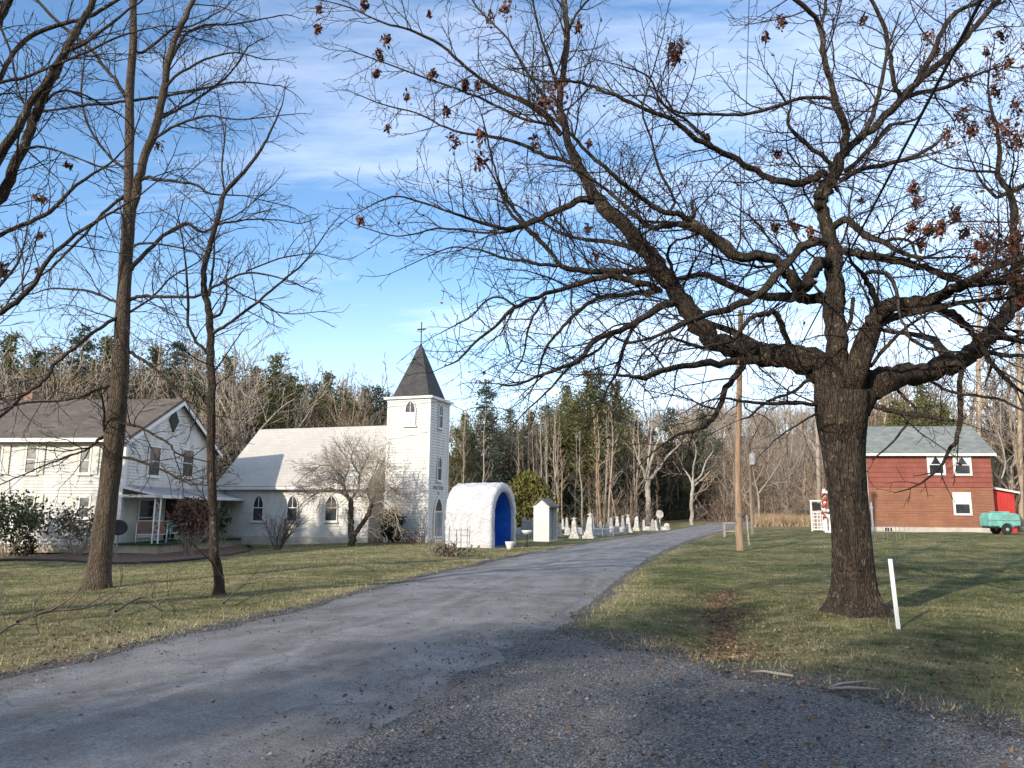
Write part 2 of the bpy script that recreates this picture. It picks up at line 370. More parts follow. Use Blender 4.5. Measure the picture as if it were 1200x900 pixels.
# ------------------------------------------------------------------ road and gravel driveway
def road_material():
    m, nt, b = newmat('worn_asphalt')
    uv = N(nt, 'ShaderNodeTexCoord'); mp = N(nt, 'ShaderNodeMapping'); mp.inputs['Scale'].default_value = (1, .1, 1)
    nt.links.new(uv.outputs['UV'], mp.inputs[0])
    v = coords(nt)
    streak = noise(nt, mp.outputs[0], 2.2, 7, .65, .4)
    blot = noise(nt, v, .8, 8, .72); grit = noise(nt, v, 45, 5, .85); mid = noise(nt, v, 6, 5, .7)
    c = ramp(nt, streak, [(.30, (.104, .096, .086)), (.52, (.158, .146, .130)), (.72, (.245, .228, .205))])
    c = mixc(nt, ramp(nt, blot, [(.44, (0, 0, 0)), (.66, (.8, .8, .8))]), c, (.275, .268, .258))
    c = mixc(nt, ramp(nt, noise(nt, v, .55, 5, .7), [(.30, (.8, .8, .8)), (.42, (0, 0, 0))]), c, (.09, .09, .095))
    # worn seam of loose chippings down the middle
    sx = N(nt, 'ShaderNodeSeparateXYZ'); nt.links.new(uv.outputs['UV'], sx.inputs[0])
    off = math_(nt, 'ABSOLUTE', math_(nt, 'ADD', math_(nt, 'SUBTRACT', sx.outputs[0], 2.25), math_(nt, 'MULTIPLY', math_(nt, 'SUBTRACT', noise(nt, mp.outputs[0], 1.5, 4), .5), .9)))
    seam = math_(nt, 'MULTIPLY', ramp(nt, off, [(.02, (1, 1, 1)), (.20, (0, 0, 0))]), ramp(nt, mid, [(.35, (.1, .1, .1)), (.6, (1, 1, 1))]))
    c = mixc(nt, math_(nt, 'MULTIPLY', seam, .45), c, (.34, .33, .32))
    for u_ in (1.15, 3.35):      # polished wheel tracks
        o_ = math_(nt, 'ABSOLUTE', math_(nt, 'ADD', math_(nt, 'SUBTRACT', sx.outputs[0], u_), math_(nt, 'MULTIPLY', math_(nt, 'SUBTRACT', noise(nt, mp.outputs[0], .9, 3), .5), .8)))
        tr_ = math_(nt, 'MULTIPLY', ramp(nt, o_, [(.08, (1, 1, 1)), (.42, (0, 0, 0))]), ramp(nt, noise(nt, v, 1.7, 6, .7), [(.38, (0, 0, 0)), (.62, (.55, .55, .55))]))
        c = mixc(nt, tr_, c, (.235, .225, .21))
    edge = ramp(nt, sx.outputs[0], [(.0, (1, 1, 1)), (.55, (0, 0, 0))])
    c = mixc(nt, math_(nt, 'MULTIPLY', edge, .6), c, (.075, .070, .068))
    cr = N(nt, 'ShaderNodeTexVoronoi'); cr.feature = 'DISTANCE_TO_EDGE'; cr.inputs['Scale'].default_value = .55
    dv = N(nt, 'ShaderNodeVectorMath', operation='MULTIPLY_ADD'); nn = N(nt, 'ShaderNodeTexNoise'); nn.inputs['Scale'].default_value = 1.3; nn.inputs['Detail'].default_value = 6
    nt.links.new(v, nn.inputs['Vector']); nt.links.new(nn.outputs['Color'], dv.inputs[0]); dv.inputs[1].default_value = (1.1, 1.1, 0); nt.links.new(v, dv.inputs[2])
    nt.links.new(dv.outputs[0], cr.inputs['Vector'])
    crack = math_(nt, 'MULTIPLY', ramp(nt, cr.outputs['Distance'], [(.003, (1, 1, 1)), (.008, (0, 0, 0))]), ramp(nt, blot, [(.42, (0, 0, 0)), (.5, (1, 1, 1))]))
    c = mixc(nt, math_(nt, 'MULTIPLY', crack, .4), c, (.03, .03, .032))
    c = mixc(nt, 1.0, c, ramp(nt, grit, [(.3, (.35, .35, .36)), (.7, (1.7, 1.7, 1.71))]), 'MULTIPLY')
    nt.links.new(c, b.inputs['Base Color']); b.inputs['Roughness'].default_value = .88
    b.inputs['Specular IOR Level'].default_value = .35
    bump(nt, b, math_(nt, 'ADD', grit, math_(nt, 'MULTIPLY', mid, .7)), .7, .012)
    return m
M['asphalt'] = road_material()
def gravel_material():
    m, nt, b = newmat('grey_gravel')
    v = coords(nt)
    vo = N(nt, 'ShaderNodeTexVoronoi'); vo.inputs['Scale'].default_value = 70; nt.links.new(v, vo.inputs['Vector'])
    sp = N(nt, 'ShaderNodeSeparateColor'); nt.links.new(vo.outputs['Color'], sp.inputs[0])
    c = ramp(nt, sp.outputs[0], [(0, (.035, .034, .033)), (.6, (.10, .097, .093)), (1, (.29, .283, .275))])
    dirt = ramp(nt, noise(nt, v, .9, 6, .7), [(.48, (0, 0, 0)), (.72, (.8, .8, .8))])
    c = mixc(nt, dirt, c, (.15, .138, .12))
    nt.links.new(c, b.inputs['Base Color']); b.inputs['Roughness'].default_value = .9
    bump(nt, b, math_(nt, 'SUBTRACT', 1.0, vo.outputs['Distance']), .9, .02)
    return m
M['gravel'] = gravel_material()
M['stone'] = mat_noise('loose_stone', (.06, .058, .056), (.19, .185, .178), 3, .85, 0, rnd=.9)
def strip(name, ys, lf, rf, ncol, zoff, mat, jit, crown=0.0):
    V, UV = [], []
    run = 0; prev = None
    for y in ys:
        l, r = float(lf(y)), float(rf(y))
        if prev is not None: run += math.hypot(y - prev[0], l - prev[1])
        prev = (y, l)
        l += jit * (mnoise.noise((y * 1.1, 3.3, 0)) + .6 * mnoise.noise((y * 4.3, 8, 0))); r += jit * (mnoise.noise((y * 1.2, 9.1, 0)) + .6 * mnoise.noise((y * 4.1, 5, 0)))
        for j in range(ncol + 1):
            t = j / ncol; x = l + (r - l) * t
            z = float(H(x, y)) + zoff + crown * (1 - (2 * t - 1) ** 2)
            if j in (0, ncol): z -= 0.035
            V.append((x, y, z)); UV.append((t * 4.6, run))
    n = ncol + 1
    F = np.array([(i * n + j, i * n + j + 1, (i + 1) * n + j + 1, (i + 1) * n + j) for i in range(len(ys) - 1) for j in range(ncol)])
    o = mesh_np(name, V, F, mat, None, True)
    ul = o.data.uv_layers.new(name='UVMap'); lv = np.array(UV, np.float32)[F.ravel()]
    ul.data.foreach_set('uv', lv.ravel())
    return prop(o, kind='structure')
ysr = np.concatenate([np.arange(-30, 2, 1.0), np.arange(2, 30, .22), np.arange(30, 72, .8), np.arange(72, 110, 2)])
strip('road', ysr, lambda y: road_lr(y)[0], lambda y: road_lr(y)[1], 18, .012, M['asphalt'], .24, .05)
strip('gravel_driveway', np.arange(-8, 11.2, .2), lambda y: road_lr(y)[1] - .5, drive_r, 24, .006, M['gravel'], .28)

# ------------------------------------------------------------------ loose gravel, grass, litter
def scatter_stones(name, P, size):
    n = len(P)
    base = np.array([(1, 0, 0), (0, 1, 0), (-1, 0, 0), (0, -1, 0), (0, 0, .75), (0, 0, -.6)])
    f = np.array([(0, 1, 4), (1, 2, 4), (2, 3, 4), (3, 0, 4), (1, 0, 5), (2, 1, 5), (3, 2, 5), (0, 3, 5)])
    a = rng.uniform(0, 6.28, n); ca, sa = np.cos(a), np.sin(a)
    v = base[None] * (size[:, None, None] * rng.uniform(.6, 1.25, (n, 6, 3)))
    x = v[..., 0] * ca[:, None] - v[..., 1] * sa[:, None]; y = v[..., 0] * sa[:, None] + v[..., 1] * ca[:, None]
    V = np.stack([x, y, v[..., 2]], -1) + P[:, None, :]
    F = (np.arange(n) * 6)[:, None, None] + f[None]
    return mesh_np(name, V.reshape(-1, 3), F.reshape(-1, 3), M['stone'])
def cand(n, x0, x1, y0, y1, near=1.5):
    t = rng.uniform(0, 1, n) ** near
    y = y0 + (y1 - y0) * t; x = rng.uniform(x0, x1, n)
    return x, y
x, y = cand(330000, -8, 10, 2.6, 13, 1.6)
dg, rgp = drive_gap(x, y), road_gap(x, y)
nz = np.sin(x * 2.1 + y) * np.sin(y * 1.7 - x) * .25
p = np.where(dg < 0, .62, 0) + np.where((rgp > -.3) & (rgp < .35), .3, 0) + np.where((dg > 0) & (dg < 1.6), .30 * (1 - dg / 1.6) ** 1.5, 0) + np.where(rgp < -.3, .03 + .12 * S(1 + rgp + .3) , 0)
p = p * (0.75 + nz)
k = (rng.uniform(0, 1, len(x)) < p) & (np.abs(x) < 1.1 + y * .72)
x, y = x[k], y[k]
P = np.stack([x, y, H(x, y) + np.where(road_gap(x, y) < -.15, .045, .008)], -1)
prop(scatter_stones('loose_gravel', P, np.clip(rng.lognormal(-5.15, .5, len(x)), .0032, .03)), kind='stuff')

m, nt, b = newmat('grass_blade')
g = N(nt, 'ShaderNodeNewGeometry'); v = coords(nt)
df = math_(nt, 'ADD', attr(nt, 'dry'), math_(nt, 'ADD', math_(nt, 'MULTIPLY', math_(nt, 'SUBTRACT', noise(nt, v, .35, 6, .6), .5), 1.6), math_(nt, 'MULTIPLY', math_(nt, 'SUBTRACT', g.outputs['Random Per Island'], .5), .9)))
c = ramp(nt, df, [(.15, (.052, .074, .022)), (.45, (.135, .150, .056)), (.75, (.30, .265, .135)), (1.0, (.46, .40, .235))])
nt.links.new(c, b.inputs['Base Color']); b.inputs['Roughness'].default_value = .8; b.inputs['Specular IOR Level'].default_value = .2
M['blade'] = m
def grass(name, n, x0, x1, y0, y1, near, hmin, hmax, w, band=0):
    x, y = cand(n, x0, x1, y0, y1, near)
    gap = np.minimum(road_gap(x, y), drive_gap(x, y))
    clump = np.sin(x * 3.1 + 1.7 * np.sin(y * 2.3)) * np.sin(y * 3.7 + 1.3 * np.sin(x * 2.9))
    keep = (gap > -.05 + .25 * rng.uniform(-1, 1, n)) & (rng.uniform(0, 1, n) < (.75 + .35 * clump) * S((np.minimum(road_gap(x, y), drive_gap(x, y) * .6) + .25) / .9 + .1)) & (np.abs(x) < 1.2 + y * .74)
    if band: keep &= (gap < band) & (np.sin(x * 9.1 + 4 * np.sin(y * 5.3)) * np.sin(y * 8.3 + 3 * np.sin(x * 6.1)) > .42)
    x, y, gap = x[keep], y[keep], gap[keep]; n = len(x)
    h = rng.uniform(hmin, hmax, n) * (0.55 + .45 * S(gap / .5)); a = rng.uniform(0, 6.28, n); la = rng.uniform(0, 6.28, n); ll = rng.uniform(.2, 1.1, n) * h
    z = H(x, y) - .004
    dx, dy = np.cos(a) * w / 2, np.sin(a) * w / 2
    V = np.stack([np.stack([x - dx, y - dy, z], -1), np.stack([x + dx, y + dy, z], -1), np.stack([x + np.cos(la) * ll, y + np.sin(la) * ll, z + h], -1)], 1)
    dry = 0.54 - 0.18 * S((x + 1) / 6) + 0.25 * np.exp(-((gap - .3) / .6) ** 2)
    prop(mesh_np(name, V.reshape(-1, 3), np.arange(3 * n).reshape(-1, 3), M['blade'], None, False, {'dry': np.repeat(dry, 3)}), kind='stuff')
grass('lawn_grass', 430000, -16, 19, 5.0, 24, 1.2, .018, .05, .0085)
grass('far_grass', 150000, -30, 32, 22, 42, 1.0, .02, .055, .017)
grass('verge_tufts', 260000, -10, 12, 5.0, 30, 1.3, .05, .13, .009, .9)

def leaf_mesh(name, P, size, mat, flat=.35, parent=None):
    n = len(P)
    a = rng.normal(size=(n, 3)); a[:, 2] *= flat; a /= np.linalg.norm(a, axis=1)[:, None]
    bb = rng.normal(size=(n, 3)); bb[:, 2] *= flat; bb -= a * (a * bb).sum(1)[:, None]; bb /= np.linalg.norm(bb, axis=1)[:, None]
    nn = np.cross(a, bb)
    s = size[:, None]
    V = np.stack([P - a * s, P + bb * s * .5 + nn * s * .25, P + a * s * 1.1, P - bb * s * .5 + nn * s * .2], 1)
    return mesh_np(name, V.reshape(-1, 3), np.arange(4 * n).reshape(-1, 4), mat, parent)
def litter_pts(n, cx, cy, sx, sy):
    x = rng.normal(cx, sx, n); y = rng.normal(cy, sy, n); return x, y
xs, ys = [], []
for (n, cx, cy, sx, sy) in ((700, 3.65, 13.8, .3, 1.9), (300, 3.1, 11.6, .35, 1.0), (420, 5.2, 14.6, 1.2, 1.0), (350, 6.5, 9.5, 2.2, 1.6), (300, 5.5, 7.6, 1.2, .5), (300, 2.2, 9.6, .7, .9), (260, 9, 13, 3, 3), (420, -5.2, 9.4, .5, 1.5), (260, -7, 14, 2, 3), (200, 7, 20, 5, 5), (160, 4, 7, 3, 1.5), (160, -2, 9, 3, 3), (1300, 8, 14, 6, 5), (900, -7, 13, 4, 4), (500, 3, 6.5, 3, 1.2), (400, -5.6, 8.3, .7, 1.5), (900, 4.5, 9.3, 2.5, 1.0)):
    a, c_ = litter_pts(n, cx, cy, sx, sy); xs.append(a); ys.append(c_)
yd = rng.uniform(8.8, 17.5, 3600); xd = np.interp(yd, [8, 10, 14, 18, 24], [2.2, 2.7, 3.7, 4.9, 6.5]) + rng.normal(0, .15, 3600) * (1 + .5 * np.sin(yd * 2.1)); xs.append(xd); ys.append(yd)
x, y = np.concatenate(xs), np.concatenate(ys); k = (y > 3) & (np.hypot(x - 5.75, y - 12.9) > .6); x, y = x[k], y[k]
P = np.stack([x, y, H(x, y) + .022 + np.where(road_gap(x, y) < 0, .04, 0)], -1)
prop(leaf_mesh('leaf_litter', P, rng.uniform(.010, .034, len(x)), M['litter'], .3), kind='stuff')
# ------------------------------------------------------------------ building helpers
def frame_of(root):
    Mx = Matrix.LocRotScale(root.location, root.rotation_euler, None); return Mx, Mx.inverted()
def hit(root, ax, const, u, v):
    """where the line of sight through (u, v) meets the wall plane local[ax] = const; local coordinates"""
    Mx, Mi = frame_of(root)
    o = Mi @ Vector(CAM); d = Mi.to_3x3() @ Vector(ray(u, v))
    t = (const - o[ax]) / d[ax]; return o + d * t
def uv_box(o, f=lambda co, nrm: (0, 0)):
    me = o.data; ul = me.uv_layers.new(name='UVMap')
    for p in me.polygons:
        for li in p.loop_indices:
            ul.data[li].uv = f(me.vertices[me.loops[li].vertex_index].co, p.normal)
def lap(mb, ax, const, out, z0, z1, ext, pitch=.145, t=.032):
    """lapped boards on a wall; ax: plane axis (0: wall on x=const running along y, 1: wall on y=const running along x); out: +-1 outward; ext(z)->(a,b)"""
    n = max(1, int(round((z1 - z0) / pitch))); p = (z1 - z0) / n
    def pt(s, off, z): return (const + out * off, s, z) if ax == 0 else (s, const + out * off, z)
    for i in range(n):
        za, zb = z0 + i * p, z0 + (i + 1) * p
        a0, b0 = ext(za); a1, b1 = ext(zb)
        if b0 - a0 < .02: continue
        vs = [pt(a0, t, za), pt(b0, t, za), pt(b1, .002, zb), pt(a1, .002, zb), pt(a0, 0, za), pt(b0, 0, za)]
        mb.add(vs, [(0, 1, 2, 3), (4, 5, 1, 0), (4, 0, 3), (1, 5, 2)])
def window(parent, ax, const, out, a0, a1, z0, z1, fw=.09, proud=.06, pane='glass', shutters=0, sill=True, mull=True, curtain=None, blind=0):
    fb = MB(); const = const + out * .022
    def bx(mb, s0, s1, za, zb, o0, o1):
        if ax == 0: mb.box(const + out * o0, const + out * o1, s0, s1, za, zb)
        else: mb.box(s0, s1, const + out * o0, const + out * o1, za, zb)
    bx(fb, a0, a0 + fw, z0 + fw, z1 - fw, .012, proud); bx(fb, a1 - fw, a1, z0 + fw, z1 - fw, .012, proud)
    bx(fb, a0, a1, z1 - fw, z1, .012, proud); bx(fb, a0, a1, z0, z0 + fw, .012, proud)
    if sill: bx(fb, a0 - .05, a1 + .05, z0 - .05, z0 - .001, .012, proud + .05)
    if mull:
        zm = (z0 + z1) / 2; bx(fb, a0 + fw, a1 - fw, zm - .025, zm + .025, .03, proud - .012)
    w = fb.build('window', M['trim'], parent)
    pb = MB(); bx(pb, a0 + fw * .8, a1 - fw * .8, z0 + fw * .8, z1 - fw * .8, .014, .028); pb.build('pane', M[pane], w)
    if curtain:
        cb = MB(); zt = z1 - fw; zc = (z0 + z1) / 2 + .03; mid = (a0 + a1) / 2
        for s, e in ((a0 + fw, mid), (a1 - fw, mid)):
            pts = [(s, zt), (e, zt), (s + (e - s) * .25, zc)] + [(s, zc)]
            cb.prism(pts, 'x' if ax == 0 else 'y', const + out * .029, const + out * .036)
        cb.build('curtain', M['trim'], w)
    if blind:
        bb = MB(); bx(bb, a0 + fw, a1 - fw, z1 - fw - blind, z1 - fw, .029, .036); bb.build('blind', M['trim'], w)
    if shutters:
        for s0, s1 in ((a0 - shutters - .03, a0 - .03), (a1 + .03, a1 + .03 + shutters)):
            sb = MB(); bx(sb, s0, s1, z0, z1, .01, .05)
            for i in range(int((z1 - z0) / .09)):
                bx(sb, s0 + .04, s1 - .04, z0 + .05 + i * .09, z0 + .09 + i * .09, .05, .058)
            sb.build('shutter', M['shutter'], parent)
    return w
def gothic(cx, z0, z1, w, n=8):
    """pointed arch outline, from bottom left clockwise over the apex to bottom right"""
    hw = w / 2; R = w * 1.05; rise = math.sqrt(R * R - (R - hw) ** 2); zs = z1 - rise
    pts = [(cx - hw, z0)]
    for i in range(n + 1):
        a = math.pi - math.acos((R - hw) / R) * i / n
        pts.append((cx - hw + R + R * math.cos(a), zs + R * math.sin(a)))
    for i in range(n - 1, -1, -1):
        p = pts[1 + i]; pts.append((2 * cx - p[0], p[1]))
    pts.append((cx + hw, z0)); return pts
def gothic_window(parent, ax, const, out, c, z0, z1, w, name='window', fw=.05, pane='glass', louver=0, door=False):
    axis = 'x' if ax == 0 else 'y'; const = const + out * .022
    o = gothic(c, z0, z1, w); i_ = gothic(c, z0 + fw, z1 - fw * 1.3, w - 2 * fw)
    fb = MB(); fb.ring(o, i_, axis, const + out * .015, const + out * .07)
    def bx(mb, s0, s1, za, zb, o0, o1):
        if ax == 0: mb.box(const + out * o0, const + out * o1, s0, s1, za, zb)
        else: mb.box(s0, s1, const + out * o0, const + out * o1, za, zb)
    if not door:
        bx(fb, c - w / 2 - .06, c + w / 2 + .06, z0 - .07, z0 - .001, .01, .11)
        bx(fb, c - w / 2 + fw, c + w / 2 - fw, z0 + (z1 - z0) * .5 - .025, z0 + (z1 - z0) * .5 + .025, .03, .06)
        bx(fb, c - .015, c + .015, z0 + (z1 - z0) * .5 + .026, z1 - fw * 2.2, .03, .055)
    wd = fb.build(name, M['trim'], parent)
    if door:
        split = z0 + (z1 - z0) * .62
        d = MB(); bx(d, c - w / 2 + fw, c - .012, z0 + .02, split - .03, .016, .045); bx(d, c + .012, c + w / 2 - fw, z0 + .02, split - .03, .016, .045)
        for s in (-1, 1):
            for za, zb in ((.12, .45), (.52, .92)):
                zz0, zz1 = z0 + (split - z0) * za, z0 + (split - z0) * zb
                bx(d, c + s * w * .22 - w * .12, c + s * w * .22 + w * .12, zz0, zz1, .045, .055)
        d.build('door', M['porch_metal'], wd)
        t = MB(); bx(t, c - w / 2 + fw, c + w / 2 - fw, split - .028, split + .03, .016, .06); t.build('transom', M['trim'], wd)
        g = [p for p in i_ if p[1] > split]; g = [(c - w / 2 + fw, split + .031)] + g + [(c + w / 2 - fw, split + .031)]
        MB().prism(g, axis, const + out * .017, const + out * .03).build('pane', M['glass'], wd)
    else:
        MB().prism(gothic(c, z0 + fw * .9, z1 - fw * 1.2, w - 1.9 * fw), axis, const + out * .016, const + out * .029).build('pane', M[pane], wd)
    if louver:
        lb = MB(); zt = z0 + (z1 - z0) * .5
        bx(lb, c - w / 2 + fw * .5, c + w / 2 - fw * .5, z0 + .01, zt - .03, .030, .034)
        for i in range(5):
            za = z0 + .05 + i * (zt - z0 - .1) / 5; bx(lb, c - w / 2 + .04, c + w / 2 - .04, za, za + .09, .034, .085)
        lb.build('louver', M['trim'], wd)
    return wd
def roof_slab(mb, ax_len, a0, a1, e0, ze0, r, zr, t=.12):
    """one slope: runs along x from a0 to a1, eave at y=e0,z=ze0 to ridge y=r,z=zr"""
    d = Vector((0, r - e0, zr - ze0)).normalized(); nrm = Vector((0, -d.z, d.y))
    if nrm.z < 0: nrm = -nrm
    q = [Vector((a0, e0, ze0)), Vector((a1, e0, ze0)), Vector((a1, r, zr)), Vector((a0, r, zr))]
    vs = q + [p + nrm * t for p in q]
    mb.add(vs, [(3, 2, 1, 0), (4, 5, 6, 7), (0, 1, 5, 4), (1, 2, 6, 5), (2, 3, 7, 6), (3, 0, 4, 7)])
def slope_uv(o):
    uv_box(o, lambda c, n: (c.x, math.hypot(c.y, c.z) if abs(n.z) > .2 else c.z))
def gable_roof(parent, a0, a1, y0, y1, zw, zr, over, mat, name='roof'):
    """over: eave overhang; the two slopes meet at the ridge"""
    r = (y0 + y1) / 2; sl = (zr - zw) / (r - y0); mb = MB()
    roof_slab(mb, 0, a0, a1, y0 - over, zw - sl * over, r, zr); 
    roof_slab(mb, 0, a0, a1, y1 + over, zw - sl * over, r, zr)
    o = mb.build(name, mat, parent)
    me = o.data; ul = me.uv_layers.new(name='UVMap')
    for p in me.polygons:
        for li in p.loop_indices:
            c = me.vertices[me.loops[li].vertex_index].co; ul.data[li].uv = (c.x, math.hypot(c.y - r, c.z - zr))
    return o
def gable_poly(y0, y1, zb, zw, zr): return [(y0, zb), (y1, zb), (y1, zw), ((y0 + y1) / 2, zr), (y0, zw)]

# ------------------------------------------------------------------ farmhouse (left)
p = at(141, 600, 36.0)
FH = thing('farmhouse', 'white two-storey farmhouse with brown gable roof and a side porch', 'house', (p[0], 36.0, -.45), R_(-6))
LW, DW, ZE, ZR = 16.0, 8.5, 5.37, 7.68
fb = MB(); fb.prism(gable_poly(.02, DW - .02, .32, ZE, ZR - .04), 'x', -LW + .02, -.02)
lap(fb, 1, 0, -1, .40, ZE, lambda z: (-LW, 0)); lap(fb, 0, 0, 1, .40, ZE, lambda z: (0, DW))
def gext(z): 
    q = (z - ZE) / (ZR - ZE); return (q * DW / 2, DW - q * DW / 2)
lap(fb, 0, 0, 1, ZE, ZR - .05, gext)
lap(fb, 0, -LW, -1, .40, ZE, lambda z: (0, DW)); lap(fb, 0, -LW, -1, ZE, ZR - .05, gext)
fb.build('wall', M['old_white_siding'], FH)
MB().box(-LW - .03, .03, -.03, DW + .03, -.4, .395).build('foundation', M['found'], FH)
rf = gable_roof(FH, -LW - .3, .3, 0, DW, ZE + .02, ZR + .02, .35, M['roof_dark'])
ch = MB(); ch.box(-9.15, -8.65, 4.6, 5.1, 6.6, 8.3); ch.box(-9.2, -8.6, 4.55, 5.15, 8.3, 8.38); ch.build('chimney', M['brick'], rf)
for y_ in (-.05, DW - .13): MB().box(-.13, .05, y_, y_ + .18, .4, ZE - .1).build('corner_board', M['trim'], FH)
MB().tube([(-.3, -.10, .1), (-.3, -.10, ZE - .5), (-.3, -.30, ZE - .18)], .045, 8).build('downspout', M['trim'], FH)
sl = (ZR - ZE) / (DW / 2)
gb = MB(); gb.box(-LW - .3, .31, -.47, -.35, ZE - .35 * sl - .06, ZE - .35 * sl + .12); gb.build('gutter', M['trim'], FH)
rk = MB()
for sgn, yy in ((1, -.35), (-1, DW + .35)):
    q0 = Vector((.31, yy, ZE - .35 * sl)); q1 = Vector((.31, DW / 2, ZR)); dn = Vector((0, 0, -.2))
    rk.add([q0, q1, q1 + dn, q0 + dn, q0 + Vector((.04, 0, 0)), q1 + Vector((.04, 0, 0)), q1 + dn + Vector((.04, 0, 0)), q0 + dn + Vector((.04, 0, 0))],
           [(0, 1, 2, 3), (7, 6, 5, 4), (0, 4, 5, 1), (3, 2, 6, 7), (1, 5, 6, 2), (0, 3, 7, 4)])
rk.build('rake_trim', M['trim'], FH)
def px_window(root, ax, const, out, u0, u1, v0, v1, **kw):
    a = hit(root, ax, const, u0, (v0 + v1) / 2); b_ = hit(root, ax, const, u1, (v0 + v1) / 2)
    um = (u0 + u1) / 2; zt = hit(root, ax, const, um, v0).z; zb = hit(root, ax, const, um, v1).z
    o = 1 - ax
    return window(root, ax, const, out, min(a[o], b_[o]), max(a[o], b_[o]), zb, zt, **kw)
px_window(FH, 1, 0, -1, 30, 45, 521, 556, shutters=.32, pane='palepane')
px_window(FH, 1, 0, -1, 93, 108, 523, 556, shutters=.32, pane='palepane')
px_window(FH, 1, 0, -1, -9, 4, 521, 556, shutters=.32)
w_ = px_window(FH, 1, 0, -1, 28, 42, 579, 613, shutters=.32, pane='palepane')
px_window(FH, 1, 0, -1, 92, 107, 581, 608, shutters=.32, pane='palepane')
px_window(FH, 0, 0, 1, 172, 187, 522, 559); px_window(FH, 0, 0, 1, 212, 226, 526, 560)
a = hit(FH, 1, 0, 35, 605); MB().box(a.x - .33, a.x + .33, -.37, -.09, a.z - .25, a.z + .2).build('air_conditioner', M['blackmetal'], FH, bevel=.02)
c = hit(FH, 0, 0, 203, 493)
MB().prism([(c.y, c.z + .62), (c.y + .45, c.z), (c.y, c.z - .62), (c.y - .45, c.z)], 'x', .036, .09).build('gable_vent', M['leaf_yew'], FH)
# porch on the gable side
PD, PZ = 1.95, 2.6
pb = MB(); q = [(.02, PZ + .42), (PD + .15, PZ), (PD + .15, PZ + .09), (.02, PZ + .52)]; pb.prism(q, 'y', -.25, DW + .55); pb.build('porch_roof', M['porch_metal'], FH)
MB().box(PD + .155, PD + .19, -.25, DW + .55, PZ - .05, PZ + .1).build('porch_fascia', M['trim'], FH)
MB().box(.02, PD + .15, -.29, -.255, PZ - .02, PZ + .1).add([(.02, -.29, PZ + .42), (PD + .15, -.29, PZ), (PD + .15, -.29, PZ + .1), (.02, -.29, PZ + .55)], [(0, 1, 2, 3)]).build('porch_rake', M['trim'], FH)
MB().box(.03, PD + .1, -.2, DW + .5, .0, .42).build('porch_base', M['found'], FH)
MB().box(.03, PD + .2, -.3, DW + .6, .424, .50).build('porch_floor', M['green_carpet'], FH)
for yy in (-.12, 4.0, DW + .35):
    b_ = MB()
    for dx, dy in ((0, 0), (-.28, 0)):
        b_.box(PD + .02 + dx, PD + .07 + dx, yy + dy, yy + .05 + dy, .502, PZ + .02)
    for i in range(5):
        z0 = .6 + i * .4; b_.tube([(PD + .05, yy + .025, z0), (PD - .23, yy + .025, z0 + .2), (PD + .05, yy + .025, z0 + .4)], .014, 5)
    b_.build('porch_post', M['whitemetal'], FH)
px_window(FH, 0, 0, 1, 160, 180, 584, 629, fw=.1)
d0 = hit(FH, 0, 0, 193, 600).y
db = MB(); db.box(.036, .07, d0, d0 + .95, .51, 2.55); db.build('door', M['blackmetal'], FH)
MB().box(.07, .11, d0 + .8, d0 + .86, 1.4, 1.5).build('handle', M['galv'], bpy.data.objects['door'])
px_window(FH, 0, 0, 1, 222, 240, 590, 622)
# things on and beside the porch
Mx, _ = frame_of(FH)
def on_porch(x, y): 
    w = Mx @ Vector((x, y, .50)); return (w.x, w.y, w.z + .002)
def lawn_seat(name, label, cush, loc, rz, wd):
    t = thing(name, label, 'chair', loc, rz)
    f = MB(); h = wd / 2
    for s in (-1, 1):
        f.tube([(s * h, -.32, 0), (s * h, -.32, .62), (s * h, .30, .58), (s * h, .38, .0)], .02, 6)
        f.tube([(s * h, -.3, .12), (s * h, .36, .12)], .015, 6); f.tube([(s * h, .26, .38), (s * h, .45, 1.0)], .02, 6)
    f.tube([(-h, .45, 1.0), (h, .45, 1.0)], .02, 6); f.tube([(-h, -.30, .40), (h, -.30, .40)], .02, 6); f.tube([(-h, .28, .37), (h, .28, .37)], .02, 6); f.tube([(-h, .36, .12), (h, .36, .12)], .015, 6)
    f.build('frame', M['whitemetal'], t, True)
    n = 2 if wd > 1 else 1
    for i in range(n):
        a0 = -h + .03 + i * (wd - .06) / n; a1 = a0 + (wd - .06) / n - .02
        MB().box(a0, a1, -.3, .25, .41, .50).build('seat', cush, t, bevel=.03)
        MB().box(a0, a1, -.05, .05, 0, .55, Matrix.Translation((0, .34, .48)) @ Matrix.Rotation(-.32, 4, 'X')).build('backrest', cush, t, bevel=.03)
    return t
lawn_seat('porch_glider', 'white metal porch glider with brown cushions beside the white lattice post', M['brown_cloth'], on_porch(1.25, .6), R_(25), 1.3)
lawn_seat('porch_chair', 'white metal porch chair with teal cushion on the green porch floor', M['teal_cloth'], on_porch(1.3, 2.7), R_(35), .7)
lawn_seat('porch_chair', 'second teal cushioned porch chair, deeper in the porch behind the russet bush', M['teal_cloth'], on_porch(1.2, 4.1), R_(60), .7)
g = ground(137, 648); gz = float(H(g[0], 33.0))
p0 = at(137, 640, 33.0)
t = thing('satellite_dish', 'small black satellite dish on a short post beside the house corner', 'satellite dish', (p0[0], 33.0, gz))
MB().tube([(0, 0, -.05), (0, 0, 1.05)], .035, 8).build('post', M['galv'], t)
db = MB(); rings = [(0.0, -.09), (.15, -.07), (.27, -.03), (.36, .03), (.36, .045), (.26, -.01), (.14, -.05), (.01, -.07)]
db.lathe(rings, 20, Matrix.Translation((0, -.02, 1.32)) @ Matrix.Rotation(R_(58), 4, 'X') @ Matrix.Rotation(.5, 4, 'Y') @ Matrix.Rotation(0, 4, 'Z'))
db.build('dish', M['blackmetal'], t, True)
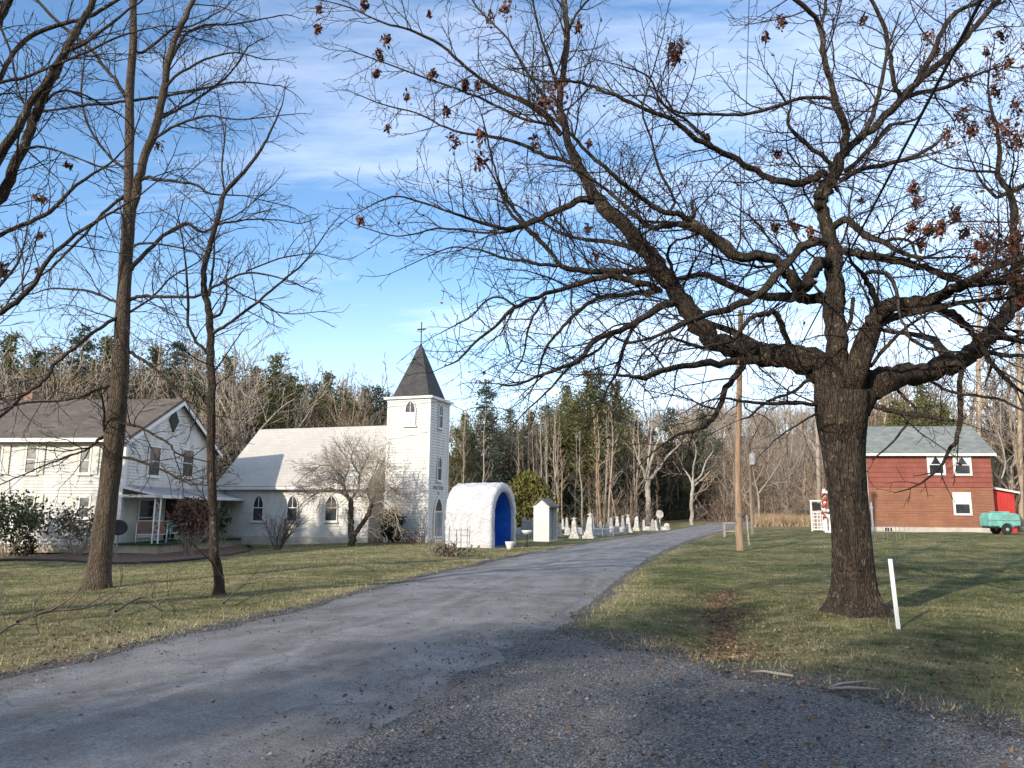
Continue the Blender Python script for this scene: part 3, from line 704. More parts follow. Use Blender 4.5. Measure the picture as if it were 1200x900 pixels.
MB().tube([(0, -.02, 1.05), (0, -.3, 1.12), (.1, -.46, 1.45)], .014, 6).build('feed_arm', M['blackmetal'], t)
# mulch bed round the house
def sheet(name, pts, mat, zoff=.03, kind='structure', parent=None):
    me = MB(); n = len(pts); c = np.mean(np.array(pts), 0)
    vs = [(c[0], c[1], float(H(*c)) + zoff + .05)]
    for k_ in (.5, .8, 1.0):
        for q in pts: 
            x_, y_ = c[0] + (q[0] - c[0]) * k_, c[1] + (q[1] - c[1]) * k_
            vs.append((x_, y_, float(H(x_, y_)) + (zoff + .04 if k_ < 1 else -.02)))
    fs = [(0, 1 + i, 1 + (i + 1) % n) for i in range(n)]
    for r_ in range(2): fs += [(1 + r_ * n + i, 1 + (r_ + 1) * n + i, 1 + (r_ + 1) * n + (i + 1) % n, 1 + r_ * n + (i + 1) % n) for i in range(n)]
    me.add(vs, fs); o = me.build(name, mat, parent, True); prop(o, kind=kind); return o
bed = []
front = [(-40, 659), (20, 657), (80, 658), (120, 661), (160, 661), (200, 659), (240, 655), (270, 651), (290, 647), (296, 643), (290, 640)]
fp = [ground(u, v) for u, v in front]
bp = [(fp[-1][0] - 1.0, 42.0), (-17.6, 43.0), (-18.6, 35.7), (-27, 36.5), (fp[0][0], 36.7)]
poly = [(q[0], q[1]) for q in fp] + bp
sheet('mulch_bed', poly, M['mulch'], .05)
eb = MB(); eb.tube([(q[0], q[1], float(H(q[0], q[1])) + .04) for q in fp], .055, 6)
prop(eb.build('bed_edging', M['edging'], None, True), 'low black plastic edging curving round the mulch bed before the porch', 'edging')

# ------------------------------------------------------------------ church
TH = R_(-19)
p = at(501, 600, 40.0)
CZ = -.12
CH = thing('church', 'white clapboard church with pale roof and a square tower under a dark spire', 'church', (p[0], 40.0, CZ), TH)
TW = 2.45
TT = hit(CH, 1, 0, 505, 466).z
yn = .15
xl = hit(CH, 1, yn, 258, 600).x; xr = hit(CH, 1, yn, 432, 600).x
CE = hit(CH, 1, yn, 345, 566).z; CW = 7.0
CR = CE + 3.35
nb = MB(); nb.prism(gable_poly(yn + .02, yn + CW - .02, .25, CE, CR - .06), 'x', xl + .02, xr - .02)
lap(nb, 1, yn, -1, .3, CE, lambda z: (xl, xr))
for xx, oo in ((xl, -1), (xr, 1)):
    lap(nb, 0, xx, oo, .3, CE, lambda z: (yn, yn + CW))
    lap(nb, 0, xx, oo, CE, CR - .07, lambda z: (yn + (z - CE) / (CR - CE) * CW / 2, yn + CW - (z - CE) / (CR - CE) * CW / 2))
nb.build('wall', M['white_siding'], CH)
MB().box(xl - .03, xr + .03, yn - .03, yn + CW + .03, -.4, .295).build('foundation', M['cement'], CH)
rf = gable_roof(CH, xl - .25, xr + .12, yn, yn + CW, CE + .02, CR + .02, .3, M['roof_church'])
csl = (CR - CE) / (CW / 2)
sg = MB()
for row in range(5):
    t_ = .10 + row * .085
    yy, zz = yn - .3 + t_ * (CW / 2 + .3), CE - .3 * csl + t_ * (CR - CE + .3 * csl)
    for i in range(int((xr - xl) / .42)):
        x_ = xl + .1 + i * .42 + (row % 2) * .21
        sg.add([(x_ - .035, yy - .10, zz + .03), (x_ + .035, yy - .10, zz + .03), (x_ + .035, yy - .05, zz + .16), (x_ - .035, yy - .05, zz + .16), (x_, yy + .06, zz + .19)], [(0, 1, 2, 3), (3, 2, 4), (0, 3, 4), (1, 4, 2)])
sg.build('snow_guards', M['roof_church'], rf)
MB().box(xl - .25, xr + .12, yn - .40, yn - .31, CE - .3 * csl - .08, CE - .3 * csl + .07).build('gutter', M['trim'], CH)
for u0, u1 in ((297, 310), (337, 350), (381.5, 396.5)):
    c = hit(CH, 1, yn, (u0 + u1) / 2, 595); w = abs(hit(CH, 1, yn, u1, 595).x - hit(CH, 1, yn, u0, 595).x)
    gothic_window(CH, 1, yn, -1, c.x, hit(CH, 1, yn, u0, 611).z, hit(CH, 1, yn, u0, 579).z, w)
# low vestibule between nave and tower, set back
y2 = yn + 1.3
vb = MB(); vb.box(xr + .001, -TW - .001, y2 + .02, yn + CW - 1.3, .25, CE - .25)
lap(vb, 1, y2, -1, .3, CE - .25, lambda z: (xr, -TW)); vb.build('vestibule_wall', M['white_siding'], CH)
gable_roof(CH, xr + .1, -TW + .6, y2, yn + CW - 1.3, CE - .22, CR - .9, .2, M['roof_church'], 'vestibule_roof')
MB().box(xr, -TW, y2 - .03, y2 + .5, -.4, .295).build('foundation', M['cement'], CH)
c = hit(CH, 1, y2, 443, 600); gothic_window(CH, 1, y2, -1, (xr - TW) / 2, hit(CH, 1, y2, 443, 615).z, hit(CH, 1, y2, 443, 584).z, .55)
# tower
tb = MB(); tb.box(-TW + .02, -.02, .02, TW - .02, .25, TT - .02)
lap(tb, 1, 0, -1, .3, TT - .1, lambda z: (-TW, 0)); lap(tb, 0, 0, 1, .3, TT - .1, lambda z: (0, TW)); lap(tb, 0, -TW, -1, .3, TT - .1, lambda z: (0, TW)); lap(tb, 1, TW, 1, .3, TT - .1, lambda z: (-TW, 0))
tw = tb.build('tower', M['white_siding'], CH)
MB().box(-TW - .03, .03, -.03, TW + .03, -.4, .295).build('foundation', M['cement'], CH)
for x_, y_ in ((-.09, -.04), (-TW - .04, -.04), (-.09, TW - .09), (-TW - .04, TW - .09)): MB().box(x_, x_ + .13, y_, y_ + .13, .3, TT - .15).build('corner_board', M['trim'], CH)
MB().tube([(xl + .35, yn - .09, .1), (xl + .35, yn - .09, CE - .5), (xl + .35, yn - .27, CE - .3)], .045, 8).build('downspout', M['galv'], CH)
co = MB(); co.box(-TW - .06, .06, -.06, TW + .06, TT - .14, TT - .02); co.box(-TW - .2, .2, -.2, TW + .2, TT - .02, TT + .10); co.build('cornice', M['trim'], CH)
# spire
cxy = -TW / 2
SA = hit(CH, 1, TW / 2, 500, 401).z
e = TW / 2 + .02 - .14
sp = MB(); zb = TT + .10
base = [(cxy - e, TW / 2 - e), (cxy + e, TW / 2 - e), (cxy + e, TW / 2 + e), (cxy - e, TW / 2 + e)]
sp.add([(x_, y_, zb) for x_, y_ in base] + [(cxy, TW / 2, SA)], [(3, 2, 1, 0), (0, 1, 4), (1, 2, 4), (2, 3, 4), (3, 0, 4)])
so = sp.build('spire', M['roof_spire'], CH)
uv_box(so, lambda c, n: ((c.x if abs(n.y) > abs(n.x) else c.y), c.z * 1.03))
XT = hit(CH, 1, TW / 2, 500, 377).z
cr = MB(); cr.tube([(cxy, TW / 2, SA - .1), (cxy, TW / 2, XT)], .03, 8); cr.box(cxy - .25, cxy + .25, TW / 2 - .03, TW / 2 + .03, SA + (XT - SA) * .62, SA + (XT - SA) * .62 + .07)
cr.build('cross', M['blackmetal'], CH)
# tower openings
gothic_window(CH, 1, 0, -1, hit(CH, 1, 0, 481.5, 480).x, hit(CH, 1, 0, 481, 499).z, hit(CH, 1, 0, 481, 468.5).z, .64, 'belfry_window', louver=1)
yc = TW / 2
def zr_(v): return hit(CH, 0, 0, 518, v).z
gothic_window(CH, 0, 0, 1, yc, zr_(503), zr_(473), .55, 'belfry_window')
gothic_window(CH, 0, 0, 1, yc, zr_(564), zr_(534), .55)
gothic_window(CH, 0, 0, 1, yc, .32, zr_(581), 1.15, 'doorway', fw=.11, door=True)
lt = MB()
for i in range(11):
    if i == 5: continue
    lt.box(.033, .04, yc - .66 + i * .12, yc - .66 + i * .12 + .075, zr_(574), zr_(570.5))
lt.box(.033, .04, yc - .12, yc + .12, zr_(579.6), zr_(577)); lt.build('lettering', M['greystone'], CH)
st = MB(); st.box(.03, 1.0, yc - .9, yc + .9, -.3, .15); st.box(.03, .6, yc - .75, yc + .75, .151, .29); st.build('door_step', M['cement'], CH)

# ------------------------------------------------------------------ grotto
gp = at(575.5, 641, 35.0)
GA = R_(-24)
GR = thing('grotto', 'white stucco barrel-vaulted shrine with deep blue inside beside the church tower', 'shrine', (gp[0], 35.0, float(H(gp[0], 35.0)) - .03), GA)
# local: opening faces +x; y runs across; near side wall on y=0
W_, L_, HT = 2.75, 2.35, 2.95
def vault(w, h, n=22, dy=0, z0=0):
    hw = w / 2; zs = h - hw; pts = [(dy - hw, z0 + (zs - z0) * k / 7) for k in range(7)]
    pts += [(dy - hw * math.cos(math.pi * i / n), zs + hw * math.sin(math.pi * i / n)) for i in range(n + 1)]
    pts += [(dy + hw, z0 + (zs - z0) * k / 7) for k in range(6, -1, -1)]
    return pts
outer = vault(W_, HT, dy=W_ / 2); inner = vault(W_ - .62, HT - .38, dy=W_ / 2)
nseg = 26; V, Fq = [], []
def rough(x_, y_, z_, a):
    q = Vector((x_, y_, z_)); return a * (mnoise.noise(q * 4.5) + .55 * mnoise.noise(q * 11))
K = len(outer)
ctr = (W_ / 2, HT * .45)
for i in range(nseg + 1):
    x_ = -L_ + L_ * i / nseg
    for (y_, z_) in outer:
        bulge = 1 + .02 * math.sin(3.1 * i / nseg) 
        dy_, dz_ = (y_ - ctr[0]) * bulge, (z_ - ctr[1]) * bulge
        r_ = math.hypot(dy_, dz_); d_ = rough(x_, y_, z_, .11 if z_ < 1.5 else .055)
        V.append((x_ + rough(y_, x_, z_, .03), ctr[0] + dy_ * (1 + d_ / r_), max(ctr[1] + dz_ * (1 + d_ / r_), -.05)))
for i in range(nseg):
    for j in range(K - 1): Fq.append((i * K + j, i * K + j + 1, (i + 1) * K + j + 1, (i + 1) * K + j))
b0 = len(V); L0 = nseg * K
for (y_, z_) in inner: V.append((rough(y_, 1, z_, .03) + .02, y_ + rough(0, y_, z_, .04), z_))
for j in range(K - 1): Fq.append((L0 + j, L0 + j + 1, b0 + j + 1, b0 + j))
b1 = len(V)
for (y_, z_) in inner: V.append((-.16, y_, z_))
for j in range(K - 1): Fq.append((b0 + j, b0 + j + 1, b1 + j + 1, b1 + j))
Fq.append(tuple(range(K)))
mesh_np('shell', V, Fq, M['stucco'], GR, True)
inn = vault(W_ - .66, HT - .40, dy=W_ / 2); ib = MB()
ib.add([(-.12, y_, z_) for y_, z_ in inn] + [(-L_ + .35, y_, z_) for y_, z_ in inn],
       [(j, j + 1, K + j + 1, K + j) for j in range(K - 1)] + [tuple(range(K, 2 * K))])
ib.box(-L_ + .36, -.12, .38, W_ - .38, -.02, .05)
ib.build('niche', M['bluepaint'], GR)
MB().box(-L_ + .37, -L_ + .75, .45, W_ - .45, 1.28, 1.36).build('shelf', M['bluepaint'], GR)
w = at(597.5, 637, 34.3); z_ = float(H(w[0], 34.3))
t = thing('flower_pot', 'small white flower pot standing at the mouth of the blue shrine', 'pot', (w[0], 34.3, z_))
MB().lathe([(.11, -.02), (.15, .12), (.2, .27), (.21, .33), (.17, .33), (.16, .27), (.02, .25)], 16).build('pot', M['trim'], t, True)
MB().lathe([(.155, .24), (.155, .262)], 12).build('soil', M['mulch'], t)
g = ground(617.5, 641)
t = thing('planter_stand', 'white tray planter on a thin black post by the roadside near the shrine', 'planter', (g[0], g[1], float(H(g[0], g[1]))))
MB().tube([(0, 0, -.05), (0, 0, .58)], .03, 8).build('post', M['blackmetal'], t)
MB().box(-.12, .12, -.08, .08, .0, .02).tube([(-.12, 0, .02), (0, 0, .2), (.12, 0, .02)], .012, 5).build('foot', M['blackmetal'], t)
MB().lathe([(.05, .56), (.16, .60), (.24, .70), (.25, .76), (.22, .76), (.2, .70), (.02, .66)], 16).build('tray', M['trim'], t, True)
# small white sentry-box shrine
w = at(643.5, 631, 43.0)
SB = thing('wayside_shrine', 'narrow white gabled box shrine with grey roof before the gravestones', 'shrine', (w[0], 43.0, float(H(w[0], 43.0)) - .02), R_(-24))
sw, sd, sh = .92, 1.25, 1.95
# local: gable end faces -y; open front faces +x
wb = MB()
wb.box(-sw, 0, 0, .06, 0, sh); wb.box(-sw, 0, sd - .06, sd, 0, sh); wb.box(-sw, -sw + .06, .06, sd - .06, 0, sh)
for y_ in (0, sd - .06): wb.prism([(-sw, sh), (0, sh), (-sw / 2, sh + .36)], 'y', y_, y_ + .06)
lap(wb, 1, 0, -1, .05, sh, lambda z: (-sw, 0), .13); wb.build('wall', M['white_siding'], SB)
MB().box(-sw + .06, -.02, .06, sd - .06, .02, .12).build('floor', M['cement'], SB)
MB().box(-.30, -.24, .06, sd - .06, .12, sh - .02).build('back_panel', M['porch_metal'], SB)
rb = MB()
for s in (-1, 1):
    q0 = (-sw / 2 + s * (sw / 2 + .1), sh - .08); q1 = (-sw / 2, sh + .38)
    rb.prism([q0, q1, (q1[0], q1[1] + .07), (q0[0], q0[1] + .07)], 'y', -.1, sd + .1)
o = rb.build('roof', M['roof_grey'], SB); uv_box(o, lambda c, n: (c.y, c.x * 1.2))
MB().box(-sw - .06, .06, -.055, -.022, sh - .06, sh + .03).build('fascia', M['trim'], SB)

# ------------------------------------------------------------------ red house (right)
p = at(1018, 600, 50.0)
RZ = float(H(p[0] + 3, 50.0)) - .03
RH = thing('red_house', 'red shingled two-storey house with grey-green roof at the edge of the lawn', 'house', (p[0], 50.0, RZ), R_(-6))
rl = hit(RH, 1, 0, 1164, 580).x; RE = hit(RH, 1, 0, 1090, 530).z; RD = 5.4; RR = RE + 1.85
zm = hit(RH, 1, 0, 1090, 571).z; zf = hit(RH, 1, 0, 1090, 618).z
MB().prism(gable_poly(.03, RD - .03, .1, RE, RR - .06), 'x', .02, rl - .02).build('wall', M['redsiding'], RH)
w1 = MB(); w1.box(0, rl, 0, .06, zf, zm); lap(w1, 1, 0, -1, zf, zm - .02, lambda z: (0, rl), .17, .022); w1.box(-.001, .05, .061, RD, zf, zm); w1.box(rl - .05, rl + .001, .061, RD, zf, zm)
o = w1.build('lower_siding', M['redsiding'], RH); uv_box(o, lambda c, n: ((c.x if abs(n.y) > .5 else c.y), c.z))
w2 = MB(); lap(w2, 1, -.02, -1, zm, RE, lambda z: (-.02, rl + .02), .30, .03); w2.box(-.02, rl + .02, -.02, .05, zm, RE)
for xx, oo in ((-.02, -1), (rl + .02, 1)):
    lap(w2, 0, xx, oo, zm, RE, lambda z: (0, RD), .30, .03)
    lap(w2, 0, xx, oo, RE, RR - .08, lambda z: ((z - RE) / (RR - RE) * RD / 2, RD - (z - RE) / (RR - RE) * RD / 2), .30, .03)
o = w2.build('upper_shingles', M['redshingle'], RH); uv_box(o, lambda c, n: ((c.x if abs(n.y) > .5 else c.y), c.z - zm))
MB().box(-.01, rl + .01, -.05, RD, -.5, zf - .001).build('foundation', M['cement'], RH)
gable_roof(RH, -.2, rl + .25, 0, RD, RE + .02, RR + .02, .28, M['roof_green'])
rs = (RR - RE) / (RD / 2)
MB().box(-.2, rl + .25, -.36, -.285, RE - .28 * rs - .06, RE - .28 * rs + .10).build('gutter', M['trim'], RH)
tb = MB(); tb.box(-.07, .04, -.075, .05, zf, RE - .1); tb.build('corner_board', M['trim'], RH)
px_window(RH, 1, -.05, -1, 1086, 1107, 532, 557, fw=.13, curtain=1, sill=False)
px_window(RH, 1, -.05, -1, 1116.5, 1138, 532.5, 557.5, fw=.13, curtain=1, sill=False)
px_window(RH, 1, 0, -1, 1116.5, 1138, 577, 604, fw=.13, sill=False, blind=.62)
a = hit(RH, 1, -.05, 1036, 618.5); b_ = hit(RH, 1, -.05, 1046, 622.5)
vb = MB(); vb.box(a.x, b_.x, -.075, -.052, b_.z, a.z)
vo = vb.build('basement_window', M['glass'], RH)
vf = MB()
for i in range(4): vf.box(a.x + (b_.x - a.x) * i / 3 - .02, a.x + (b_.x - a.x) * i / 3 + .02, -.09, -.076, b_.z, a.z)
vf.build('window_bar', M['whitemetal'], vo)
ds = MB(); q = hit(RH, 1, -.15, 1021, 600).x
ds.box(q, q + .09, -.17, -.09, .05, 1.9); ds.box(q - .03, q + .12, -.2, -.06, 1.5, 1.62); ds.build('downspout', M['whitemetal'], RH)
# lean-to on the right
lb = MB(); x0, x1 = rl + .06, rl + 1.75
lz = hit(RH, 1, 1.0, 1167, 572).z; lz2 = hit(RH, 1, 1.0, 1192, 578).z
lb.prism([(x0, -.2), (x1, -.2), (x1, lz2), (x0, lz)], 'y', 1.0, 4.2)
for i in range(9): lb.box(x0 + .02 + i * .2, x0 + .06 + i * .2, .97, .999, -.1, lz - .02 - (lz - lz2) * (i * .2 + .08) / (x1 - x0))
lt_ = lb.build('lean_to', M['redboard'], RH)
MB().prism([(x0 - .02, lz + .01), (x1 + .25, lz2 - .03), (x1 + .25, lz2 + .09), (x0 - .02, lz + .14)], 'y', .75, 4.4).build('lean_to_roof', M['trim'], lt_)
# entry porch on the left gable: posts and roof, partly behind the oak
eb = MB(); eb.prism([(-1.5, 2.55), (-.03, 2.9), (-.03, 3.02), (-1.5, 2.67)], 'y', .4, 3.0); eb.build('entry_roof', M['roof_grey'], RH)
MB().box(-1.45, -.03, .5, 2.9, -.3, .2).build('entry_floor', M['cement'], RH)
Mr, _ = frame_of(RH)
# decorated post
pw = at(968.5, 628, 49.4); pz = float(H(pw[0], 49.4))
t = thing('decorated_post', 'white porch post wound with red ribbon and white bows behind the oak', 'post', (pw[0], 49.4, pz))
MB().box(-.07, .07, -.07, .07, -.05, 2.72).build('post', M['whitemetal'], t)
rb = MB()
rb.tube([(.10 * math.cos(a_ * .8), .10 * math.sin(a_ * .8), .75 + a_ * .045) for a_ in range(42)], [.11 + .04 * math.sin(a_ * 1.3) for a_ in range(42)], 7)
rb.build('ribbon', M['redcloth'], t, True)
for zz in (1.3, 2.45):
    bb = MB()
    for s in (-1, 1): bb.lathe([(.01, 0), (.09, .06), (.11, .16), (.03, .22)], 8, Matrix.Translation((0, -.2, zz)) @ Matrix.Rotation(s * R_(65), 4, 'Y'))
    bb.build('bow', M['trim'], t, True)
pw = at(974.5, 628, 48.9); pz = float(H(pw[0], 48.9))
t = thing('plant_pedestal', 'tall white pedestal planter at the foot of the ribboned porch post', 'planter', (pw[0], 48.9, pz))
MB().lathe([(.22, -.03), (.22, .08), (.13, .14), (.11, .75), (.16, .85), (.27, 1.0), (.28, 1.12), (.23, 1.12), (.2, 1.02), (.02, 1.0)], 16).build('pedestal', M['trim'], t, True)
MB().lathe([(.19, 1.01), (.19, 1.06), (.02, 1.1)], 12).build('soil', M['mulch'], t)
# white trellis panel
a = at(952, 622, 52.5); b_ = at(965, 622, 52.5); z0 = float(H((a[0] + b_[0]) / 2, 52.5))
t = thing('trellis_panel', 'upright white lattice panel with a small window hole beside the porch', 'trellis', ((a[0] + b_[0]) / 2, 52.5, z0), R_(-4))
h = (b_[0] - a[0]) / 2
fb = MB(); 
for s in (-h, h): fb.box(s - .05, s + .05, -.04, .04, -.05, 1.95)
fb.box(-h - .05, h + .05, -.045, .045, 1.951, 2.05); fb.box(-h + .05, h - .05, -.04, .04, 1.2, 1.3); fb.box(-h + .05, h - .05, -.04, .04, .05, .15); fb.build('frame', M['trim'], t)
lb = MB()
for i in range(4): lb.box(-h + .05, h - .05, -.015, .0, .27 + i * .25, .33 + i * .25)
for i in range(3): lb.box(-h * .6 + i * h * .6 - .03, -h * .6 + i * h * .6 + .03, .002, .018, .15, 1.2)
lb.build('lattice', M['trim'], t)
MB().box(-h + .1, h - .1, -.01, .01, 1.38, 1.85).build('pane', M['glass'], t)

# ------------------------------------------------------------------ teal trailer
tp = at(1174, 628, 45.0)
TR = thing('compressor_trailer', 'teal towable compressor on two wheels parked by the red lean-to', 'trailer', (tp[0], 45.0, float(H(tp[0], 45.0))), R_(-3))
def rbox(name, x0, x1, y0, y1, z0, z1, mat, bev): return MB().box(x0, x1, y0, y1, z0, z1).build(name, mat, TR, bevel=bev)
bm = MB(); bm.prism([(-1.08, .52), (1.02, .58), (1.02, 1.15), (.92, 1.38), (.2, 1.48), (-.85, 1.46), (-1.02, 1.36), (-1.1, 1.1)], 'y', -.62, .62); bm.build('body', M['teal_paint'], TR, bevel=.09)
MB().prism([(-.55, 1.475), (.5, 1.475), (.4, 1.55), (-.45, 1.55)], 'y', -.4, .4).build('lid', M['teal_paint'], TR, bevel=.02)
MB().box(-1.09, 1.03, -.635, -.622, .93, .97).build('seam', M['galv'], TR)
lb = MB()
for i in range(6): lb.box(-.12 + i * .11, -.05 + i * .11, -.632, -.621, 1.13, 1.22)
lb.build('lettering', M['greystone'], TR)
MB().box(-1.0, .95, -.5, .5, .42, .515).build('chassis', M['blackmetal'], TR)
for s in (-1, 1):
    wm = Matrix.Translation((0, s * .66, .35)) @ Matrix.Rotation(R_(90), 4, 'X')
    wo = MB().lathe([(.2, -.09), (.33, -.09), (.355, -.05), (.355, .05), (.33, .09), (.2, .09)], 24, wm).build('wheel', M['rubber'], TR, False)
    MB().lathe([(.05, -.1), (.20, -.075), (.20, .075), (.05, .1)], 16, wm).build('rim', M['rim'], wo)
    f = MB(); n = 9
    arc = [(.42 * math.cos(R_(18 + 18 * i)), .35 + .42 * math.sin(R_(18 + 18 * i))) for i in range(n)]; arc2 = [(.45 * math.cos(R_(18 + 18 * i)), .35 + .45 * math.sin(R_(18 + 18 * i))) for i in range(n)]
    f.ring(arc2, arc, 'y', s * .56, s * .78, closed=False); f.build('fender', M['teal_paint'], TR)
MB().tube([(.95, -.3, .46), (2.1, 0, .46)], .04, 8).tube([(.95, .3, .46), (2.1, 0, .46)], .04, 8).tube([(2.0, 0, .46), (2.3, 0, .46)], .05, 8).build('drawbar', M['galv'], TR)
MB().tube([(1.9, .06, .0), (1.9, .06, .75)], .035, 8).box(1.8, 2.0, -.04, .16, 0, .02).build('jack_stand', M['galv'], TR)
MB().tube([(-.9, -.3, .46), (-.9, -.3, .0)], .025, 6).build('prop_leg', M['galv'], TR)

TR.scale = (.84, .84, .84)
# ------------------------------------------------------------------ gravestones
def obelisk(t, w, h, cross, mat):
    b_ = MB(); b_.box(-w * .62, w * .62, -w * .55, w * .55, -.08, .10 * h); b_.box(-w * .48, w * .48, -w * .44, w * .44, .101 * h, .25 * h)
    b_.build('plinth', mat, t, bevel=.015)
    top = .80 * h if cross else .97 * h
    s = MB(); a, c = w * .35, w * .22
    vs = [(-a, -a, .251 * h), (a, -a, .251 * h), (a, a, .251 * h), (-a, a, .251 * h), (-c, -c, top), (c, -c, top), (c, c, top), (-c, c, top), (0, 0, top + c * 1.2)]
    s.add(vs, [(3, 2, 1, 0), (0, 1, 5, 4), (1, 2, 6, 5), (2, 3, 7, 6), (3, 0, 4, 7), (4, 5, 8), (5, 6, 8), (6, 7, 8), (7, 4, 8)]); s.build('shaft', mat, t)
    if cross:
        k_ = MB(); k_.box(-c * .45, c * .45, -c * .4, c * .4, top, h); k_.box(-c * 1.25, c * 1.25, -c * .38, c * .38, top + (h - top) * .52, top + (h - top) * .78); k_.build('cross', mat, t)
def tablet(t, w, h, mat, rnd=True):
    b_ = MB(); b_.box(-w * .62, w * .62, -.16, .16, -.08, .12 * h + .04); b_.build('plinth', mat, t, bevel=.015)
    z0 = .121 * h + .04
    pts = [(-w / 2, z0), (w / 2, z0)] + ([(w / 2 * math.cos(math.pi * i / 10), h - w * .3 + w * .3 * math.sin(math.pi * i / 10)) for i in range(11)] if rnd else [(w / 2, h), (-w / 2, h)])
    MB().prism(pts, 'y', -.07, .07).build('slab', mat, t, bevel=.01)
GS = [  # u, v base, v top, width m, kind, label
 (655.6, 629, 614, .38, 'o', 'slim pale obelisk gravestone just right of the white box shrine'),
 (660.0, 620, 608, .40, 'oc', 'small white cross-topped gravestone behind the slim pale obelisk'),
 (665.0, 620, 607, .40, 'o', 'pale obelisk gravestone behind the small rounded tablet'),
 (666.0, 627, 619, .55, 't', 'short round-topped pale tablet between the first two front obelisks'),
 (674.2, 631, 606, .62, 'oc', 'white pillar gravestone with trefoil cross, second tallest of the front row'),
 (684.5, 623, 609, .42, 'og', 'grey obelisk gravestone between the two cross-topped pillars'),
 (690.5, 631, 601, .70, 'oc', 'tallest white pillar gravestone with a cross on top nearest the road'),
 (695.5, 626, 606, .52, 'og', 'grey obelisk close behind the tallest cross-topped pillar'),
 (699.0, 627, 619, .9, 'b', 'low wide pale tablet right of the tallest cross-topped pillar'),
 (711.5, 628, 613, .50, 'oc', 'small white cross gravestone at the end of the low white rail'),
 (716.5, 624, 607, .50, 'og', 'grey obelisk behind the low white grave rail'),
 (720.5, 626, 617, .8, 'b', 'low square block gravestone behind the white grave rail'),
 (724.0, 625, 605, .52, 'oc', 'pale cross-topped pillar just left of the twin pillars at mid row'),
 (730.5, 623, 604, .50, 'ogc', 'grey cross-topped pillar between two paler ones'),
 (737.0, 624, 602.5, .60, 'oc', 'tall white cross-topped pillar in the middle of the far row'),
 (746.0, 622, 606, .62, 'o', 'stout pale obelisk right of the tall far pillar'),
 (754.0, 621.5, 609, .45, 'oc', 'small cross gravestone on a broad base before the forked tree'),
 (765.0, 621.5, 609, .48, 'og', 'grey obelisk gravestone at the foot of the forked pale tree'),
 (769.2, 621.5, 610, .40, 'o', 'thin pale obelisk left of the headstone on a post'),
 (781.5, 620.8, 613, .50, 't', 'last little round tablet at the far end of the graveyard'),
 (762.0, 621.5, 617, 1.0, 'b', 'low broad pale block at the far end before the dark woods'),
 (775.5, 621.0, 617, 1.1, 'b', 'low white block beside the last round tablet'),
 (727.0, 625.5, 618, .9, 'b', 'square pale block standing among the mid-row pillars'),
 (613.5, 629, 607, .55, 'og', 'grey obelisk gravestone right behind the stucco shrine'),
 (619.5, 629, 610, 1.0, 'bg', 'broad grey slab gravestone between the two shrines'),
 (624.5, 630, 607, .45, 'og', 'slim grey stone partly hidden by the white box shrine'),
 (608.0, 626, 618, .8, 'b', 'low pale block gravestone at the right edge of the stucco shrine'),
 (679.0, 626, 618, .55, 'tg', 'small grey round-topped tablet leaning between the front pillars'),
 (704.0, 623, 612, .45, 'og', 'small grey obelisk far behind the low white rail'),
]
for (u, vb_, vt, w, kd, lab) in GS:
    g = ground(u, vb_); hgt = (vb_ - vt) * g[1] / 900 * .97; w *= .88
    t = thing('gravestone', lab, 'gravestone', (g[0], g[1], float(H(g[0], g[1]))), R_(-24 + random.uniform(-6, 6)), 'gravestones in the churchyard')
    mt = M['greystone'] if 'g' in kd else M['marble']
    if kd[0] == 'o': obelisk(t, w, hgt, 'c' in kd, mt)
    else: tablet(t, w, hgt, mt, kd[0] == 't')
    t.rotation_euler[0] = R_(random.uniform(-3.5, 3.5)); t.rotation_euler[1] = R_(random.uniform(-3.5, 3.5))
g = ground(706, 628.5)
t = thing('grave_rail', 'low white pipe rail round a grave in the front row', 'railing', (g[0], g[1], float(H(g[0], g[1]))), R_(-20))
for s in (-.75, 0, .75): MB().tube([(s, 0, -.05), (s, 0, .55)], .05, 8).build('post', M['trim'], t)
MB().tube([(-.75, 0, .5), (.75, 0, .5)], .04, 8).build('rail', M['trim'], t)
g = ground(773.5, 621); hgt = 21 * g[1] / 900
t = thing('post_marker', 'thin white post carrying an oval headboard at the far end of the graveyard', 'grave marker', (g[0], g[1], float(H(g[0], g[1]))))
MB().tube([(0, 0, -.1), (0, 0, hgt * .75)], .05, 8).build('post', M['marble'], t)
MB().prism([(.3 * math.cos(a_ * math.pi / 8), hgt * .84 + .34 * math.sin(a_ * math.pi / 8)) for a_ in range(16)], 'y', -.06, .06).build('headboard', M['marble'], t)

# ------------------------------------------------------------------ poles, wires, rails, stakes
UP = ground(867, 645); UPZ = float(H(UP[0], UP[1])); top = at(868, 364, UP[1])
t = thing('utility_pole', 'tall brown wooden utility pole standing on the right lawn near the road', 'utility pole', (UP[0], UP[1], UPZ))
MB().tube([(0, 0, -.3), (.02, 0, 3), (top[0] - UP[0], 0, top[2] - UPZ)], [.16, .145, .11], 16).build('pole', M['pole'], t, True)
MB().tube([(top[0] - UP[0], -.2, top[2] - UPZ - .25), (top[0] - UP[0], -.2, top[2] - UPZ + .1)], .05, 8).build('insulator', M['galv'], t)
MB().box(-.08, .08, -.175, -.16, 1.5, 1.62).build('tag', M['galv'], t)
P2 = ground(882, 626); P2Z = float(H(P2[0], P2[1])); t2 = at(881, 520, P2[1])
t = thing('utility_pole', 'shorter distant utility pole carrying a grey transformer can', 'utility pole', (P2[0], P2[1], P2Z))
MB().tube([(0, 0, -.3), (0, 0, t2[2] - P2Z)], [.115, .085], 12).build('pole', M['pole_grey'], t, True)
zc = at(881, 538, P2[1])[2] - P2Z
